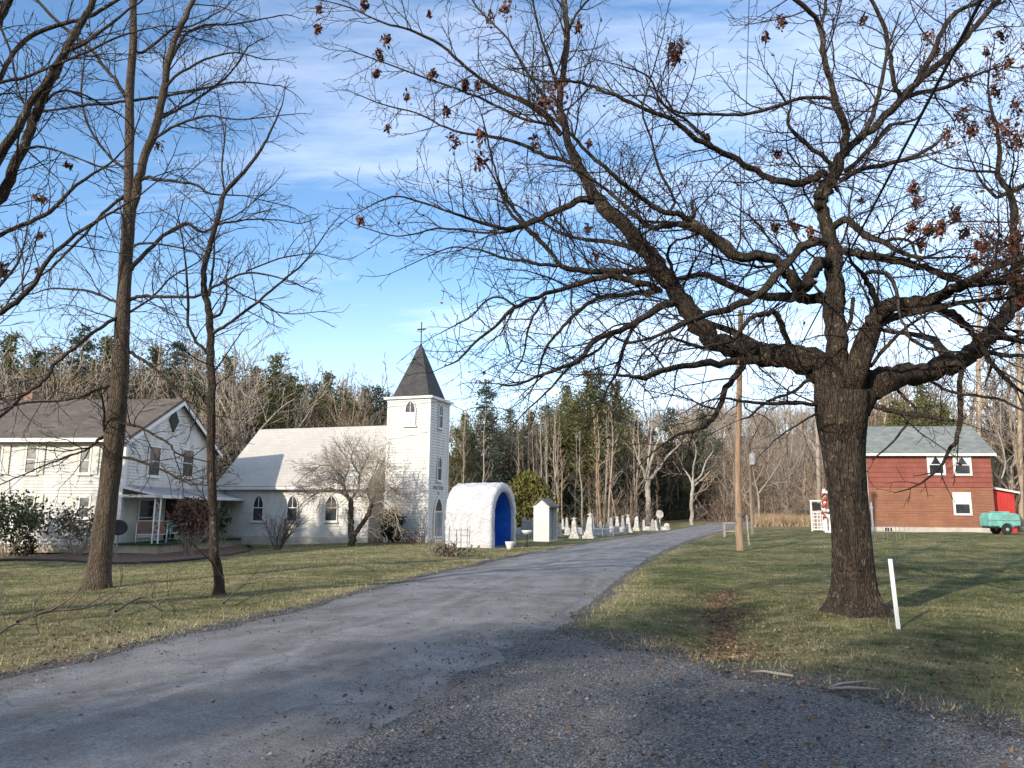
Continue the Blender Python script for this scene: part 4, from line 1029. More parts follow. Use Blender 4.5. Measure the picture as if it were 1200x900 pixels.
MB().lathe([(.1, zc - .45), (.22, zc - .4), (.22, zc + .3), (.2, zc + .34), (.06, zc + .36), (.05, zc + .5)], 14, Matrix.Translation((.1, -.36, 0))).build('transformer', M['greystone'], t, False)
MB().tube([(0, 0, zc + .9), (.1, -.4, zc + .5)], .02, 5).build('jumper', M['wire'], t)
def cable(name, label, a, b_, sag, r, n=24):
    a, b_ = np.array(a), np.array(b_); pts = []
    for i in range(n + 1):
        s = i / n; q = a + (b_ - a) * s; q = q - np.array([0, 0, sag * 4 * s * (1 - s)]); pts.append(q)
    prop(MB().tube(pts, r, 6).build(name, M['wire'], None, True), label, 'cable')
near = at(1150, 0, 5.2); far = np.array([P2[0], P2[1], t2[2] - .1]); back = near + (near - far) / np.linalg.norm(near - far) * 9
cable('overhead_cable', 'thick black cable crossing the sky in front of the oak crown', back, far, .0, .016)
cable('overhead_cable', 'thin wire rising steeply from the utility pole to the top of the sky', at(868, 366, UP[1]), at(881, -120, 12.0), .05, .008)
cable('overhead_cable', 'thin wire slanting across the oak crown down to the utility pole top', at(868, 370, UP[1]), at(990, -20, 10.0), .35, .008)
hw = frame_of(FH)[0] @ Vector((.1, DW / 2, ZR - .8))
cable('overhead_cable', 'sagging service wire from the farmhouse gable past the church tower', tuple(hw), at(868, 400, UP[1]), 1.0, .012, 36)
# wooden frame by the road bend
a = ground(849, 629); w2_ = at(863, 629, a[1])
t = thing('wooden_frame', 'low grey wooden frame of two posts and rails by the road bend', 'railing', (a[0], a[1], float(H(a[0], a[1]))), 0)
L = w2_[0] - a[0]
for s in (0, L): MB().box(s - .06, s + .06, -.06, .06, -.1, .84).build('post', M['wood_grey'], t)
MB().box(-.1, L + .1, -.09, .09, .841, .92).build('top_rail', M['wood_grey'], t); MB().box(.06, L - .06, -.03, .03, .3, .4).build('lower_rail', M['wood_grey'], t)
g = ground(878, 639); t = thing('marker_post', 'thin pale wooden post just right of the tall utility pole', 'post', (g[0], g[1], float(H(g[0], g[1]))))
MB().tube([(0, 0, -.1), (-.06, 0, 1.5)], .045, 8).build('post', M['wood_grey'], t)
# white stake
g = ground(1053.5, 737); tp_ = at(1043, 655, g[1]); gz = float(H(g[0], g[1]))
d = Vector((tp_[0] - g[0], 0, tp_[2] - gz)); 
t = thing('white_stake', 'leaning white painted stake in the grass beside the oak trunk', 'stake', (g[0], g[1], gz))
st = MB(); w = .028
q = [Vector((-w, -.012, -.15)), Vector((w, -.012, -.15)), Vector((w, .012, -.15)), Vector((-w, .012, -.15))]
st.add(q + [v_ + d + Vector((0, 0, .15)) for v_ in q], [(3, 2, 1, 0), (4, 5, 6, 7), (0, 1, 5, 4), (1, 2, 6, 5), (2, 3, 7, 6), (3, 0, 4, 7)]); st.build('board', M['stakepaint'], t, bevel=.004)
# wire plant cages
def cage(label, u0, u1, vb_, vt, n, twigs=True):
    a = ground((u0 + u1) / 2, vb_); wpx = (u1 - u0) * a[1] / 900; hgt = (vb_ - vt) * a[1] / 900
    t = thing('plant_cage', label, 'plant cage', (a[0], a[1], float(H(a[0], a[1]))), 0, 'wire cages round young plants')
    r_ = wpx / 2
    for i in range(n):
        w = 2 * math.pi * i / n + .3; x_, y_ = r_ * math.cos(w), r_ * math.sin(w)
        MB().tube([(x_, y_, -.1), (x_ + random.uniform(-.06, .06), y_, hgt * random.uniform(.85, 1.0))], .013, 5).build('stake', M['wirecage'], t)
    rb = MB()
    for zz in (.25, .5, .75, .95):
        rb.tube([(r_ * math.cos(2 * math.pi * i / 20), r_ * math.sin(2 * math.pi * i / 20), hgt * zz * .9) for i in range(21)], .004, 4)
    rb.build('wire_mesh', M['wirecage'], t)
    return t, r_, hgt
CG, cgr, cgh = cage('wire stake cage round a young plant on the church lawn', 503, 549, 652, 617, 9)
cage('wire stake cage on the grass before the red house foundation', 1026, 1058, 633, 610, 7)
# ------------------------------------------------------------------ branches
def crom(P, sub):
    P = np.asarray(P, float); n = len(P)
    if n < 3: 
        t = np.linspace(0, 1, sub + 1)[:, None]; return P[0] + (P[1] - P[0]) * t
    Q = np.vstack([2 * P[0] - P[1], P, 2 * P[-1] - P[-2]]); out = []
    for i in range(n - 1):
        p0, p1, p2, p3 = Q[i:i + 4]
        for t in np.arange(sub) / sub:
            out.append(.5 * (2 * p1 + (p2 - p0) * t + (2 * p0 - 5 * p1 + 4 * p2 - p3) * t * t + (3 * p1 - p0 - 3 * p2 + p3) * t ** 3))
    out.append(P[-1]); return np.array(out)
def tube_mesh(name, segs, mat, parent, org, kfun=None, knob=0.0, flare=None):
    """segs: list of (pts (n,3), radii (n,)) -> one mesh of tapered tubes (relative to org)"""
    if not len(segs): return None
    groups = {}
    for P, r in segs:
        rm = max(r)
        k = kfun(rm) if kfun else (20 if rm > .2 else 12 if rm > .07 else 7 if rm > .03 else 5 if rm > .012 else 3)
        groups.setdefault((len(P), k), []).append((P, r))
    Vs, Fs, base = [], [], 0
    for (n, k), L in groups.items():
        P = np.array([a for a, _ in L]) - np.asarray(org); r = np.array([b for _, b in L]); B = len(L)
        T = np.gradient(P, axis=1); T /= np.linalg.norm(T, axis=2)[..., None] + 1e-9
        D = P[:, -1] - P[:, 0]; ab = np.abs(T).max(1)
        ax_ = ab.argmin(1); ref = np.eye(3)[ax_][:, None, :]
        A = np.cross(T, ref); A /= np.linalg.norm(A, axis=2)[..., None] + 1e-9
        Bn = np.cross(T, A)
        w = np.arange(k) * 2 * np.pi / k
        R = np.broadcast_to(r[..., None], (B, n, k)).copy()
        if knob and k >= 10:
            th = w[None, None]; s = np.cumsum(np.linalg.norm(np.diff(P, axis=1, prepend=P[:, :1]), axis=2), 1)[..., None]
            ph = np.arange(B)[:, None, None] * 1.7
            R = R * (1 + knob * (np.sin(3 * th + 1.3 * s + ph) * .5 + np.sin(7 * th + 2.1 * np.sin(s * 1.4) + ph) * .45 + np.sin(2 * th - s * 5.1 + ph) * .35 + np.sin(s * 9 + ph) * .25))
        V = P[:, :, None] + (A[:, :, None] * np.cos(w)[None, None, :, None] + Bn[:, :, None] * np.sin(w)[None, None, :, None]) * R[..., None]
        Vs.append(V.reshape(-1, 3))
        i, j = np.meshgrid(np.arange(n - 1), np.arange(k), indexing='ij')
        f = np.stack([i * k + j, i * k + (j + 1) % k, (i + 1) * k + (j + 1) % k, (i + 1) * k + j], -1).reshape(-1, 4)
        Fs.append((f[None] + (np.arange(B) * n * k)[:, None, None] + base).reshape(-1, 4)); base += B * n * k
    return mesh_np(name, np.concatenate(Vs), np.concatenate(Fs), mat, parent, True)
def rnd_perp(d, rg):
    v = rg.normal(size=3); v -= d * (v @ d); return v / (np.linalg.norm(v) + 1e-9)
def grow(segs, p, d, r, L, lvl, rg, o):
    """a wandering twig with its own side twigs. o: wander, up, ratio, gap, ang, minL, rtip"""
    n = 3 if L < .3 else 4 if L < .7 else 6 if L < 1.6 else 8
    st = L / (n - 1); pts = [p]; d = d / np.linalg.norm(d); dirs = [d]
    for i in range(n - 1):
        d = d + rg.normal(size=3) * o['wander'] + np.array([0, 0, o['up']]) * st
        d /= np.linalg.norm(d); p = p + d * st; pts.append(p); dirs.append(d)
    rad = np.linspace(r, max(o['rtip'], r * .3), n)
    segs.append((np.array(pts), rad))
    if lvl <= 0 or L < o['minL']: return
    m = max(1, int(L / o['gap'])); side = 1
    base = rnd_perp(d, rg)
    for j in range(m):
        s = (.18 + .82 * (j + rg.uniform(.2, .8)) / m) * (n - 1); i = min(int(s), n - 2); f = s - i
        q = pts[i] + (pts[i + 1] - pts[i]) * f; dd = dirs[i + 1]; rr = rad[i] + (rad[i + 1] - rad[i]) * f
        side = -side
        pv = base * side + rnd_perp(dd, rg) * .55; pv -= dd * (pv @ dd); pv /= np.linalg.norm(pv) + 1e-9
        a = o['ang'] * rg.uniform(.7, 1.3)
        nd = dd * math.cos(a) + pv * math.sin(a)
        cl = L * o['ratio'] * rg.uniform(.55, 1.15) * (1.1 - .55 * s / (n - 1))
        if cl < .08: continue
        grow(segs, q, nd, max(o['rtip'], rr * .62), cl, lvl - 1, rg, o)
OAKO = dict(wander=.17, up=.08, ratio=.56, gap=.18, ang=.85, minL=.24, rtip=.0042)

class Traced:
    """limbs traced as pixel polylines, each standing at its own distance and continuing its parent in 3-D"""
    def __init__(s, Y0, seed, spread): s.Y0 = Y0; s.rg = np.random.default_rng(seed); s.L = []; s.spread = spread; s.k = 1.0
    def limb(s, pts, parent=None, dy=None, sub=4, rr=1.0, own=False):
        pts = np.array(pts, float); uv, w = pts[:, :2], pts[:, 2]
        if parent is None and s.L and not own:
            best = (1e9, 0)
            for L in s.L:
                if L['w'].max() < w[0] * .7: continue
                d = np.hypot(*(L['uv'] - uv[0]).T) - L['w'] * .3; i = d.argmin()
                if d[i] < best[0]: best = (d[i], L['Y'][i])
            Ys = best[1]
        else: Ys = s.Y0
        ln = np.concatenate([[0], np.cumsum(np.hypot(*np.diff(uv, axis=0).T))])
        lm = ln[-1] / FPX * s.Y0
        if dy is None:
            dy = s.spread * lm * s.rg.choice([-1, 1]) * s.rg.uniform(.35, 1.0)
        f = ln / max(ln[-1], 1)
        Yv = Ys + dy * f ** .9 + .06 * s.rg.normal(size=len(f)) * (f > 0) * min(1, lm * .3)
        q = crom(np.column_stack([uv, w, Yv]), sub)
        if not own: q[1:-1, :2] += s.rg.normal(size=(len(q) - 2, 2)) * np.minimum(q[1:-1, 2:3] * .10, 1.6)
        P = np.array([at(a[0], a[1], a[3]) for a in q])
        dep = np.array([(p - CAM) @ _f for p in P])
        R = np.maximum(q[:, 2], .5) * dep / FPX / 2 * rr * (1 if own else s.k)
        s.L.append(dict(uv=q[:, :2], w=q[:, 2], Y=q[:, 3], P=P, R=np.maximum(R, .004)))
        return s.L[-1]
    def segs(s): return [(L['P'], L['R']) for L in s.L]
def twigs_on(T, rg, o, rmax, gap, lscale, lmin, lmax, inner=None, lvl=2, bias=(0, 0, 0), tip=True, skip=None, thin=None):
    out = []
    for li, L in enumerate(T.L):
        if skip and li in skip: continue
        P, R = L['P'], L['R']; seg = np.linalg.norm(np.diff(P, axis=0), axis=1); tot = seg.sum(); acc = 0; nxt = rg.uniform(0, gap)
        side = 1
        for i in range(len(P) - 1):
            acc += seg[i]
            while acc > nxt:
                nxt += gap * rg.uniform(.6, 1.4) * (1 + 2.0 * max(0, R[i] - .03) / .1)
                if R[i] > rmax: continue
                d = (P[i + 1] - P[i]) / (seg[i] + 1e-9); side = -side
                pv = rnd_perp(d, rg) + np.array(bias); pv -= d * (pv @ d); pv /= np.linalg.norm(pv) + 1e-9
                if abs(pv[1]) > .75 and rg.uniform() < .5: continue
                if thin and rg.uniform() < thin(*proj(P[i])): continue
                a = rg.uniform(.6, 1.15)
                rem = .35 + .65 * (1 - nxt / (tot + gap))
                ln = float(np.clip(lscale * (.35 + 9 * R[i]) * rg.uniform(.5, 1.3), lmin, lmax))
                grow(out, P[i] + (P[i + 1] - P[i]) * rg.uniform(), d * math.cos(a) + pv * math.sin(a), min(R[i] * .55, .004 + ln * .0085), ln, lvl, rg, o)
        if tip and R[-1] < .06 and not (thin and rg.uniform() < thin(*proj(P[-1]))):
            d = P[-1] - P[-3]
            grow(out, P[-1], d, R[-1], min(lmax, .5 + 22 * R[-1]), lvl, rg, o)
    return out

# ------------------------------------------------------------------ the oak
g0 = ground(1005, 717); OY = float(g0[1])
T = Traced(OY, 11, .42); T.k = .84
T.limb([(1006, 724, 72), (1004, 712, 58), (1002, 690, 49), (999, 650, 44), (995, 600, 42), (991, 560, 43), (988, 525, 47), (986, 490, 56), (985, 460, 58)], dy=0, sub=10, own=True)
T.limb([(984, 500, 38), (983, 455, 40), (981, 410, 29), (979, 370, 27), (979, 335, 25), (977, 300, 21), (971, 270, 18), (962, 248, 17), (962, 232, 18), (969, 217, 16), (979, 202, 15), (986, 182, 14)], dy=.3)
T.limb([(986, 182, 12), (991, 152, 10), (980, 122, 9), (972, 92, 8), (966, 67, 7.5), (962, 33, 7), (944, 9, 6), (925, -6, 5), (880, -40, 3)], dy=-1.0)
T.limb([(962, 33, 5), (967, 10, 4.5), (969, -20, 4), (980, -90, 3)])
T.limb([(987, 180, 11), (998, 172, 10.5), (1023, 150, 10), (1052, 122, 10), (1073, 97, 9), (1093, 80, 8.5), (1113, 63, 8), (1133, 43, 7.5), (1153, 19, 7), (1168, 2, 6), (1195, -20, 5), (1240, -50, 3)], dy=1.6)
T.limb([(1057, 117, 7), (1048, 98, 6.5), (1043, 67, 6), (1037, 34, 6), (1023, 4, 5), (1005, -30, 4), (990, -90, 3)])
T.limb([(1073, 97, 7.5), (1093, 64, 7), (1103, 38, 6.5), (1120, 15, 6), (1148, 2, 5), (1180, -25, 4)])
T.limb([(1000, 168, 7), (1017, 147, 7), (1027, 123, 6.5), (1033, 97, 5.5)])
T.limb([(983, 212, 7.5), (1013, 198, 7), (1057, 188, 6), (1087, 175, 5), (1107, 160, 3.5)])
T.limb([(990, 200, 6.5), (1000, 194, 6.5), (1027, 167, 6), (1043, 147, 5), (1073, 140, 3), (1086, 120, 2)])
T.limb([(980, 196, 6.5), (962, 182, 6), (943, 167, 6), (924, 146, 4.5), (927, 122, 3)])
T.limb([(967, 205, 12), (957, 206, 11), (943, 214, 10), (917, 214, 9), (903, 210, 9), (880, 197, 8), (847, 178, 8), (817, 163, 7), (790, 140, 6), (760, 130, 5.5), (733, 117, 5), (710, 108, 4.5), (683, 98, 4), (663, 95, 3), (635, 95, 2.5), (600, 82, 1.8)], dy=-2.0)
T.limb([(837, 173, 4.5), (807, 143, 4), (777, 123, 3.5), (760, 90, 3), (730, 78, 2)])
T.limb([(975, 117, 5.5), (960, 114, 5), (933, 117, 5), (900, 128, 5), (870, 134, 4.5), (833, 134, 4), (793, 131, 3), (763, 113, 2.5), (740, 112, 1.8)], dy=-1.3)
T.limb([(974, 306, 15), (962, 308, 16), (953, 318, 16), (946, 333, 17), (934, 334, 17), (921, 318, 16), (909, 305, 14), (890, 301, 13.5), (863, 300, 13), (840, 283, 13), (824, 272, 12.5), (813, 262, 12)], dy=-.9)
T.limb([(813, 259, 8.5), (798, 252, 8), (780, 248, 7.5), (757, 236, 7), (733, 217, 6.5), (710, 197, 6), (687, 177, 5), (667, 155, 4.5), (640, 132, 3), (612, 115, 2)], dy=-1.6)
T.limb([(815, 263, 8), (790, 264, 8), (763, 267, 7.5), (743, 250, 6), (717, 228, 5), (690, 207, 4), (668, 196, 3), (640, 193, 2)], dy=.8)
T.limb([(813, 255, 5.5), (812, 245, 5), (811, 238, 4), (815, 233, 3), (822, 231, 1.5)], dy=.1)
T.limb([(785, 248, 4.5), (790, 233, 4), (773, 200, 4), (762, 160, 3), (753, 130, 3), (762, 95, 2.2), (772, 60, 1.8)])
T.limb([(973, 283, 11), (960, 282, 11), (948, 286, 11), (936, 292, 10.5), (928, 304, 10), (910, 323, 10), (890, 343, 10), (860, 360, 9), (833, 368, 8), (800, 380, 6), (765, 396, 4.5), (735, 402, 3)], dy=-1.7)
T.limb([(968, 352, 15), (950, 350, 14.5), (933, 348, 14), (900, 347, 12), (870, 340, 9.5), (840, 327, 8.5), (820, 321, 7.5), (795, 327, 6), (770, 322, 4)], dy=1.5)
# great left limb
T.limb([(978, 470, 44), (966, 440, 40), (948, 424, 36), (920, 416, 33), (895, 415, 30), (872, 412, 28), (850, 405, 27), (825, 386, 26), (800, 355, 24), (781, 331, 23), (765, 305, 22), (745, 279, 20), (720, 253, 18.5), (700, 234, 17), (686, 210, 14.5), (673, 185, 12), (662, 152, 10), (655, 120, 8.5), (659, 90, 8), (664, 50, 8), (663, 10, 7), (660, -40, 5.5), (668, -110, 3.5)], dy=1.3)
T.limb([(657, 158, 7.5), (643, 140, 7.5), (620, 123, 6), (580, 103, 5), (547, 80, 4.2), (517, 53, 4), (480, 35, 3.2), (450, 27, 2.8), (413, 10, 2), (385, 2, 1.5)], dy=-1.2)
T.limb([(676, 192, 6.5), (655, 186, 6), (633, 180, 5.5), (607, 168, 5), (577, 160, 4.6), (550, 157, 3.5), (523, 150, 3), (490, 133, 2.4), (450, 123, 2), (417, 110, 1.5)], dy=.9)
T.limb([(648, 147, 4.5), (610, 138, 4), (570, 118, 3.2), (535, 104, 2.8), (500, 92, 2.5), (440, 70, 2), (412, 60, 1.5)], dy=-.5)
T.limb([(661, 150, 4), (640, 118, 4), (610, 72, 3.3), (590, 40, 3), (560, 10, 2.5), (540, -30, 2)], dy=1.0)
T.limb([(656, 110, 4.5), (643, 70, 4), (633, 40, 3.3), (624, 0, 2.8), (610, -50, 2)], dy=-1.0)
T.limb([(664, 40, 4), (680, 10, 3.2), (705, -12, 2.6), (740, -30, 2)])
T.limb([(696, 236, 9), (680, 234, 8.5), (660, 244, 8), (640, 253, 7.5), (613, 265, 7), (587, 267, 5.2), (553, 257, 4), (527, 248, 3.2), (487, 235, 2.5), (460, 230, 2), (425, 246, 1.4)], dy=-1.8)
T.limb([(606, 267, 4.5), (593, 272, 4), (560, 272, 3.2), (513, 268, 2.8), (467, 277, 2), (427, 267, 1.4)], dy=.5)
T.limb([(616, 262, 5), (603, 246, 4.5), (593, 233, 4.2), (584, 212, 3.6), (578, 190, 3), (572, 165, 2.8), (566, 140, 2)], dy=-.6)
T.limb([(768, 313, 8), (745, 318, 8), (720, 318, 8), (680, 317, 7.5), (662, 314, 7), (650, 302, 6.2), (636, 286, 6), (623, 273, 6), (613, 264, 5.5)], dy=-1.2)
T.limb([(655, 311, 5.5), (633, 310, 5), (613, 305, 4.2), (590, 303, 3.8), (563, 293, 3), (530, 290, 2.2), (503, 300, 1.6), (470, 315, 1.3)], dy=-.8)
T.limb([(773, 340, 8.5), (755, 333, 8), (733, 327, 8), (710, 323, 8), (680, 332, 7), (653, 340, 6.2), (623, 350, 5.3), (597, 365, 5), (580, 383, 4.2), (557, 401, 3.3), (537, 422, 2.5), (520, 430, 1.6)], dy=-2.2)
T.limb([(606, 360, 3.6), (590, 350, 3), (573, 350, 3), (553, 370, 2.4), (530, 383, 1.8), (512, 392, 1.3)])
T.limb([(775, 341, 7.5), (755, 343, 7), (727, 347, 6.5), (700, 349, 6), (680, 363, 5.4), (660, 383, 4.6), (643, 403, 4), (633, 427, 3.2), (627, 450, 2.2), (612, 470, 1.6)], dy=1.6)
T.limb([(800, 354, 10.5), (778, 358, 10), (753, 373, 9), (727, 387, 8), (697, 398, 7), (680, 420, 6), (653, 433, 5), (627, 443, 4), (600, 452, 3), (585, 450, 2)], dy=-1.9)
T.limb([(746, 380, 5.5), (737, 392, 5), (730, 413, 5), (723, 437, 4), (713, 453, 3), (704, 475, 2.2), (690, 500, 1.6)])
T.limb([(718, 392, 4.5), (700, 410, 4), (668, 430, 3.6), (640, 460, 3), (618, 480, 2.2), (600, 500, 1.5)], dy=-1)
T.limb([(640, 348, 4), (625, 370, 3.6), (617, 395, 3), (612, 420, 2.4), (600, 440, 1.6)])
T.limb([(895, 420, 12), (860, 424, 10), (823, 427, 9), (783, 432, 8), (757, 442, 7), (740, 441, 5), (724, 440, 3)], dy=-2.2)
T.limb([(872, 420, 10), (866, 435, 9), (851, 454, 8), (837, 487, 7), (823, 502, 5.5), (800, 507, 4.2), (785, 515, 3.2), (765, 530, 2.2), (750, 545, 1.6)], dy=-1.5)
T.limb([(930, 420, 9), (915, 380, 8), (907, 365, 7.5), (893, 368, 7), (880, 373, 6), (860, 397, 5.5), (848, 402, 5)], dy=-1.2)
T.limb([(846, 402, 5.5), (828, 408, 5), (800, 400, 4.5), (782, 396, 4), (765, 404, 3)], dy=-.9)
T.limb([(797, 350, 6.5), (790, 322, 6), (782, 300, 4.5), (790, 284, 3.6), (800, 280, 3)], dy=-.6)
# right side limbs
T.limb([(1000, 480, 42), (1012, 458, 38), (1030, 447, 36), (1050, 443, 31), (1083, 437, 28), (1117, 427, 25), (1140, 413, 23), (1155, 398, 21), (1167, 383, 20), (1182, 361, 19), (1197, 340, 18), (1212, 312, 16), (1224, 275, 14), (1228, 235, 12), (1222, 190, 9), (1235, 140, 6)], dy=1.2)
T.limb([(1186, 352, 13), (1189, 325, 12.5), (1190, 300, 12), (1189, 265, 10.5), (1188, 242, 8.5), (1182, 223, 8), (1170, 206, 7), (1171, 173, 5.5), (1166, 143, 4.5), (1158, 110, 3), (1160, 80, 2)], dy=1.2)
T.limb([(1184, 225, 7.5), (1200, 218, 7), (1230, 196, 5), (1260, 170, 3)])
T.limb([(1180, 226, 5.5), (1168, 231, 5), (1154, 218, 4), (1146, 206, 3)])
T.limb([(1172, 206, 4.5), (1167, 202, 4.2), (1140, 200, 3.3), (1110, 195, 2.2), (1085, 182, 1.6)])
T.limb([(1152, 402, 9.5), (1167, 394, 9), (1183, 397, 8), (1200, 401, 7), (1245, 412, 4)], dy=-1.5)
T.limb([(1140, 412, 7), (1155, 413, 6.5), (1183, 417, 6), (1203, 418, 5), (1245, 430, 3)], dy=-2.0)
T.limb([(1085, 444, 4.5), (1097, 450, 4.5), (1117, 460, 4.2), (1167, 467, 4), (1200, 482, 3), (1235, 500, 2)], dy=-1.5)
T.limb([(1128, 420, 7.5), (1127, 435, 7), (1124, 457, 7), (1126, 487, 7), (1120, 517, 6), (1112, 528, 5)], dy=-.6)
T.limb([(995, 455, 32), (1006, 425, 29), (1014, 402, 26), (1024, 380, 24), (1032, 364, 22), (1046, 357, 20), (1060, 355, 18.5), (1087, 352, 17.5), (1113, 342, 14), (1133, 334, 12), (1167, 330, 9), (1200, 333, 6), (1240, 330, 4)], dy=-1.6)
T.limb([(1090, 354, 13), (1105, 362, 12), (1118, 370, 11), (1133, 383, 10), (1142, 392, 9), (1150, 404, 8)], dy=.4)
T.limb([(1030, 378, 13), (1045, 372, 12), (1067, 367, 10), (1083, 363, 9)], dy=-.4)
T.limb([(1027, 362, 9.5), (1024, 347, 8.5), (1017, 331, 7), (1011, 321, 6)], dy=-.5)
T.limb([(1012, 324, 6), (1022, 318, 6), (1034, 319, 6), (1045, 328, 6), (1051, 345, 5), (1053, 362, 4)], dy=-.2)
T.limb([(978, 296, 10), (988, 294, 10.5), (1000, 296, 11), (1017, 299, 11), (1050, 306, 10.5), (1083, 313, 9.5), (1113, 327, 8.5), (1140, 333, 7.5), (1170, 325, 4.5), (1200, 312, 3)], dy=-1.9)
T.limb([(974, 268, 8.5), (980, 263, 9), (992, 257, 9.5), (1001, 264, 9.5), (1010, 273, 8.5), (1023, 279, 8), (1050, 292, 7), (1067, 300, 6), (1085, 302, 4)], dy=-1.3)
T.limb([(1036, 284, 5.5), (1047, 280, 5), (1060, 281, 4.4), (1067, 284, 4), (1073, 297, 3)])
T.limb([(1018, 474, 8.5), (1035, 478, 8), (1050, 483, 7), (1083, 488, 6), (1118, 493, 4.5)], dy=-1.4)
T.limb([(1048, 452, 4.5), (1060, 466, 4.5), (1073, 480, 4), (1064, 494, 3.5), (1047, 517, 3), (1022, 539, 2)], dy=-1)
T.limb([(960, 474, 5.5), (940, 473, 5.2), (900, 473, 5), (867, 470, 4), (848, 466, 3)], dy=-1.6)
T.limb([(957, 440, 5.5), (946, 446, 5), (927, 460, 4.2), (900, 470, 4), (880, 487, 3), (868, 492, 2)], dy=-1)
T.limb([(958, 485, 3.5), (947, 490, 3), (920, 507, 2.4), (906, 517, 1.8)], dy=-.7)
T.limb([(1000, 350, 6), (997, 372, 5.5), (988, 395, 5), (1003, 335, 4)][0:3], dy=-.5)
T.limb([(1020, 430, 5), (1040, 405, 5), (1060, 385, 4.5), (1075, 375, 4)], dy=-.6)
T.limb([(1060, 390, 5), (1080, 405, 5), (1110, 412, 4.5), (1135, 413, 4)], dy=-.5)
rg = np.random.default_rng(21)
# crown going on above and behind, out of the frame or behind the traced limbs
for (u, v, w, dx, dyy, dz, ln) in ((985, 190, 9, .1, 1.0, .9, 4.0), (1052, 125, 8, .5, .9, .8, 3.6), (860, 300, 9, -.5, 1.0, .8, 3.4), (1120, 425, 13, .2, 1.0, .5, 3.6), (930, 415, 14, -.5, 1, .5, 3.8), (1090, 350, 9, .5, -1, .5, 3.0), (1190, 345, 12, 1.0, -.4, .8, 4.0), (1228, 235, 10, .9, .2, 1, 3.4), (760, 300, 8, -.6, .9, .7, 3.0), (968, -10, 5, .1, -.4, 1, 2.2), (1150, 20, 5, .6, .4, 1, 2.4)):
    best = None
    for L in T.L[1:]:
        d = np.hypot(*(L['uv'] - (u, v)).T); i = d.argmin()
        if best is None or d[i] < best[0]: best = (d[i], L, i)
    L, i = best[1], best[2]; P = [L['P'][i]]; d = np.array([dx, dyy, dz], float); d /= np.linalg.norm(d)
    for k in range(9):
        d = d + rg.normal(size=3) * .22; d /= np.linalg.norm(d); P.append(P[-1] + d * ln / 9)
    P = np.array(P); r0 = w * OY / FPX / 2
    R = np.linspace(r0, .012, 10); up, vp = proj(P)
    T.L.append(dict(uv=np.column_stack([up, vp]), w=R * 2 * FPX / OY, Y=P[:, 1], P=P, R=R))
oak = thing('oak_tree', 'huge gnarled bare oak with thick trunk on the right lawn', 'tree', (g0[0], OY, float(H(g0[0], OY))))
org = np.array(oak.location)
tr = T.segs()[0]
P, R = tr
# root flare and bark plates of the trunk, built finely
n, k = 150, 72
t_ = np.linspace(0, 1, n); fi = t_ * (len(P) - 1); i0 = np.minimum(fi.astype(int), len(P) - 2); ff = (fi - i0)[:, None]
PP = P[i0] * (1 - ff) + P[i0 + 1] * ff; RR = np.interp(fi, np.arange(len(R)), R)
PP[:, 2] -= .12 * (1 - t_) ** 6
th = np.arange(k) * 2 * np.pi / k; TH_, TT_ = np.meshgrid(th, t_); hz = (PP[:, 2] - org[2])[:, None]
ridge = np.abs(np.sin(13 * TH_ + 2.2 * np.sin(hz * 2.3) + 1.2 * np.sin(hz * 7.1 + TH_ * 3))) ** .7
rad = RR[:, None] * (1 + .055 * (ridge - .5) + .035 * np.sin(3 * TH_ + hz * .8) + .03 * np.sin(5 * TH_ - hz * 1.9)) + .16 * np.exp(-np.maximum(hz, 0) / .17) * (.45 + .55 * np.abs(np.sin(2.5 * TH_ + .6)) ** 2)
V = np.stack([PP[:, 0:1] + np.cos(TH_) * rad, PP[:, 1:2] + np.sin(TH_) * rad, np.broadcast_to(PP[:, 2:3], rad.shape)], -1) - org
ii, jj = np.meshgrid(np.arange(n - 1), np.arange(k), indexing='ij')
F = np.stack([ii * k + jj, ii * k + (jj + 1) % k, (ii + 1) * k + (jj + 1) % k, (ii + 1) * k + jj], -1).reshape(-1, 4)
trunk = mesh_np('trunk', V.reshape(-1, 3), F, M['oakbark'], oak, True)
big = [(L['P'], L['R']) for L in T.L[1:] if L['R'].max() > .05]
small = [(L['P'], L['R']) for L in T.L[1:] if L['R'].max() <= .05]
# gnarl the thick limbs a little
tube_mesh('limbs', big, M['oakbark'], oak, org, lambda r: 22 if r > .12 else 14, knob=.17)
tw = twigs_on(T, rg, OAKO, .15, .14, 1.7, .5, 2.2, lvl=2, skip={0}, bias=(0, 0, .15), thin=lambda u_, v_: .88 if u_ > 1000 and v_ > 432 else .6 if u_ > 900 and v_ > 380 else .5 if u_ > 750 and v_ > 470 else .2 if u_ > 800 else 0)
print('oak twigs', len(tw))
tube_mesh('branches', small, M['oakbark'], oak, org)
tube_mesh('twigs', tw, M['oaktwig'], oak, org)
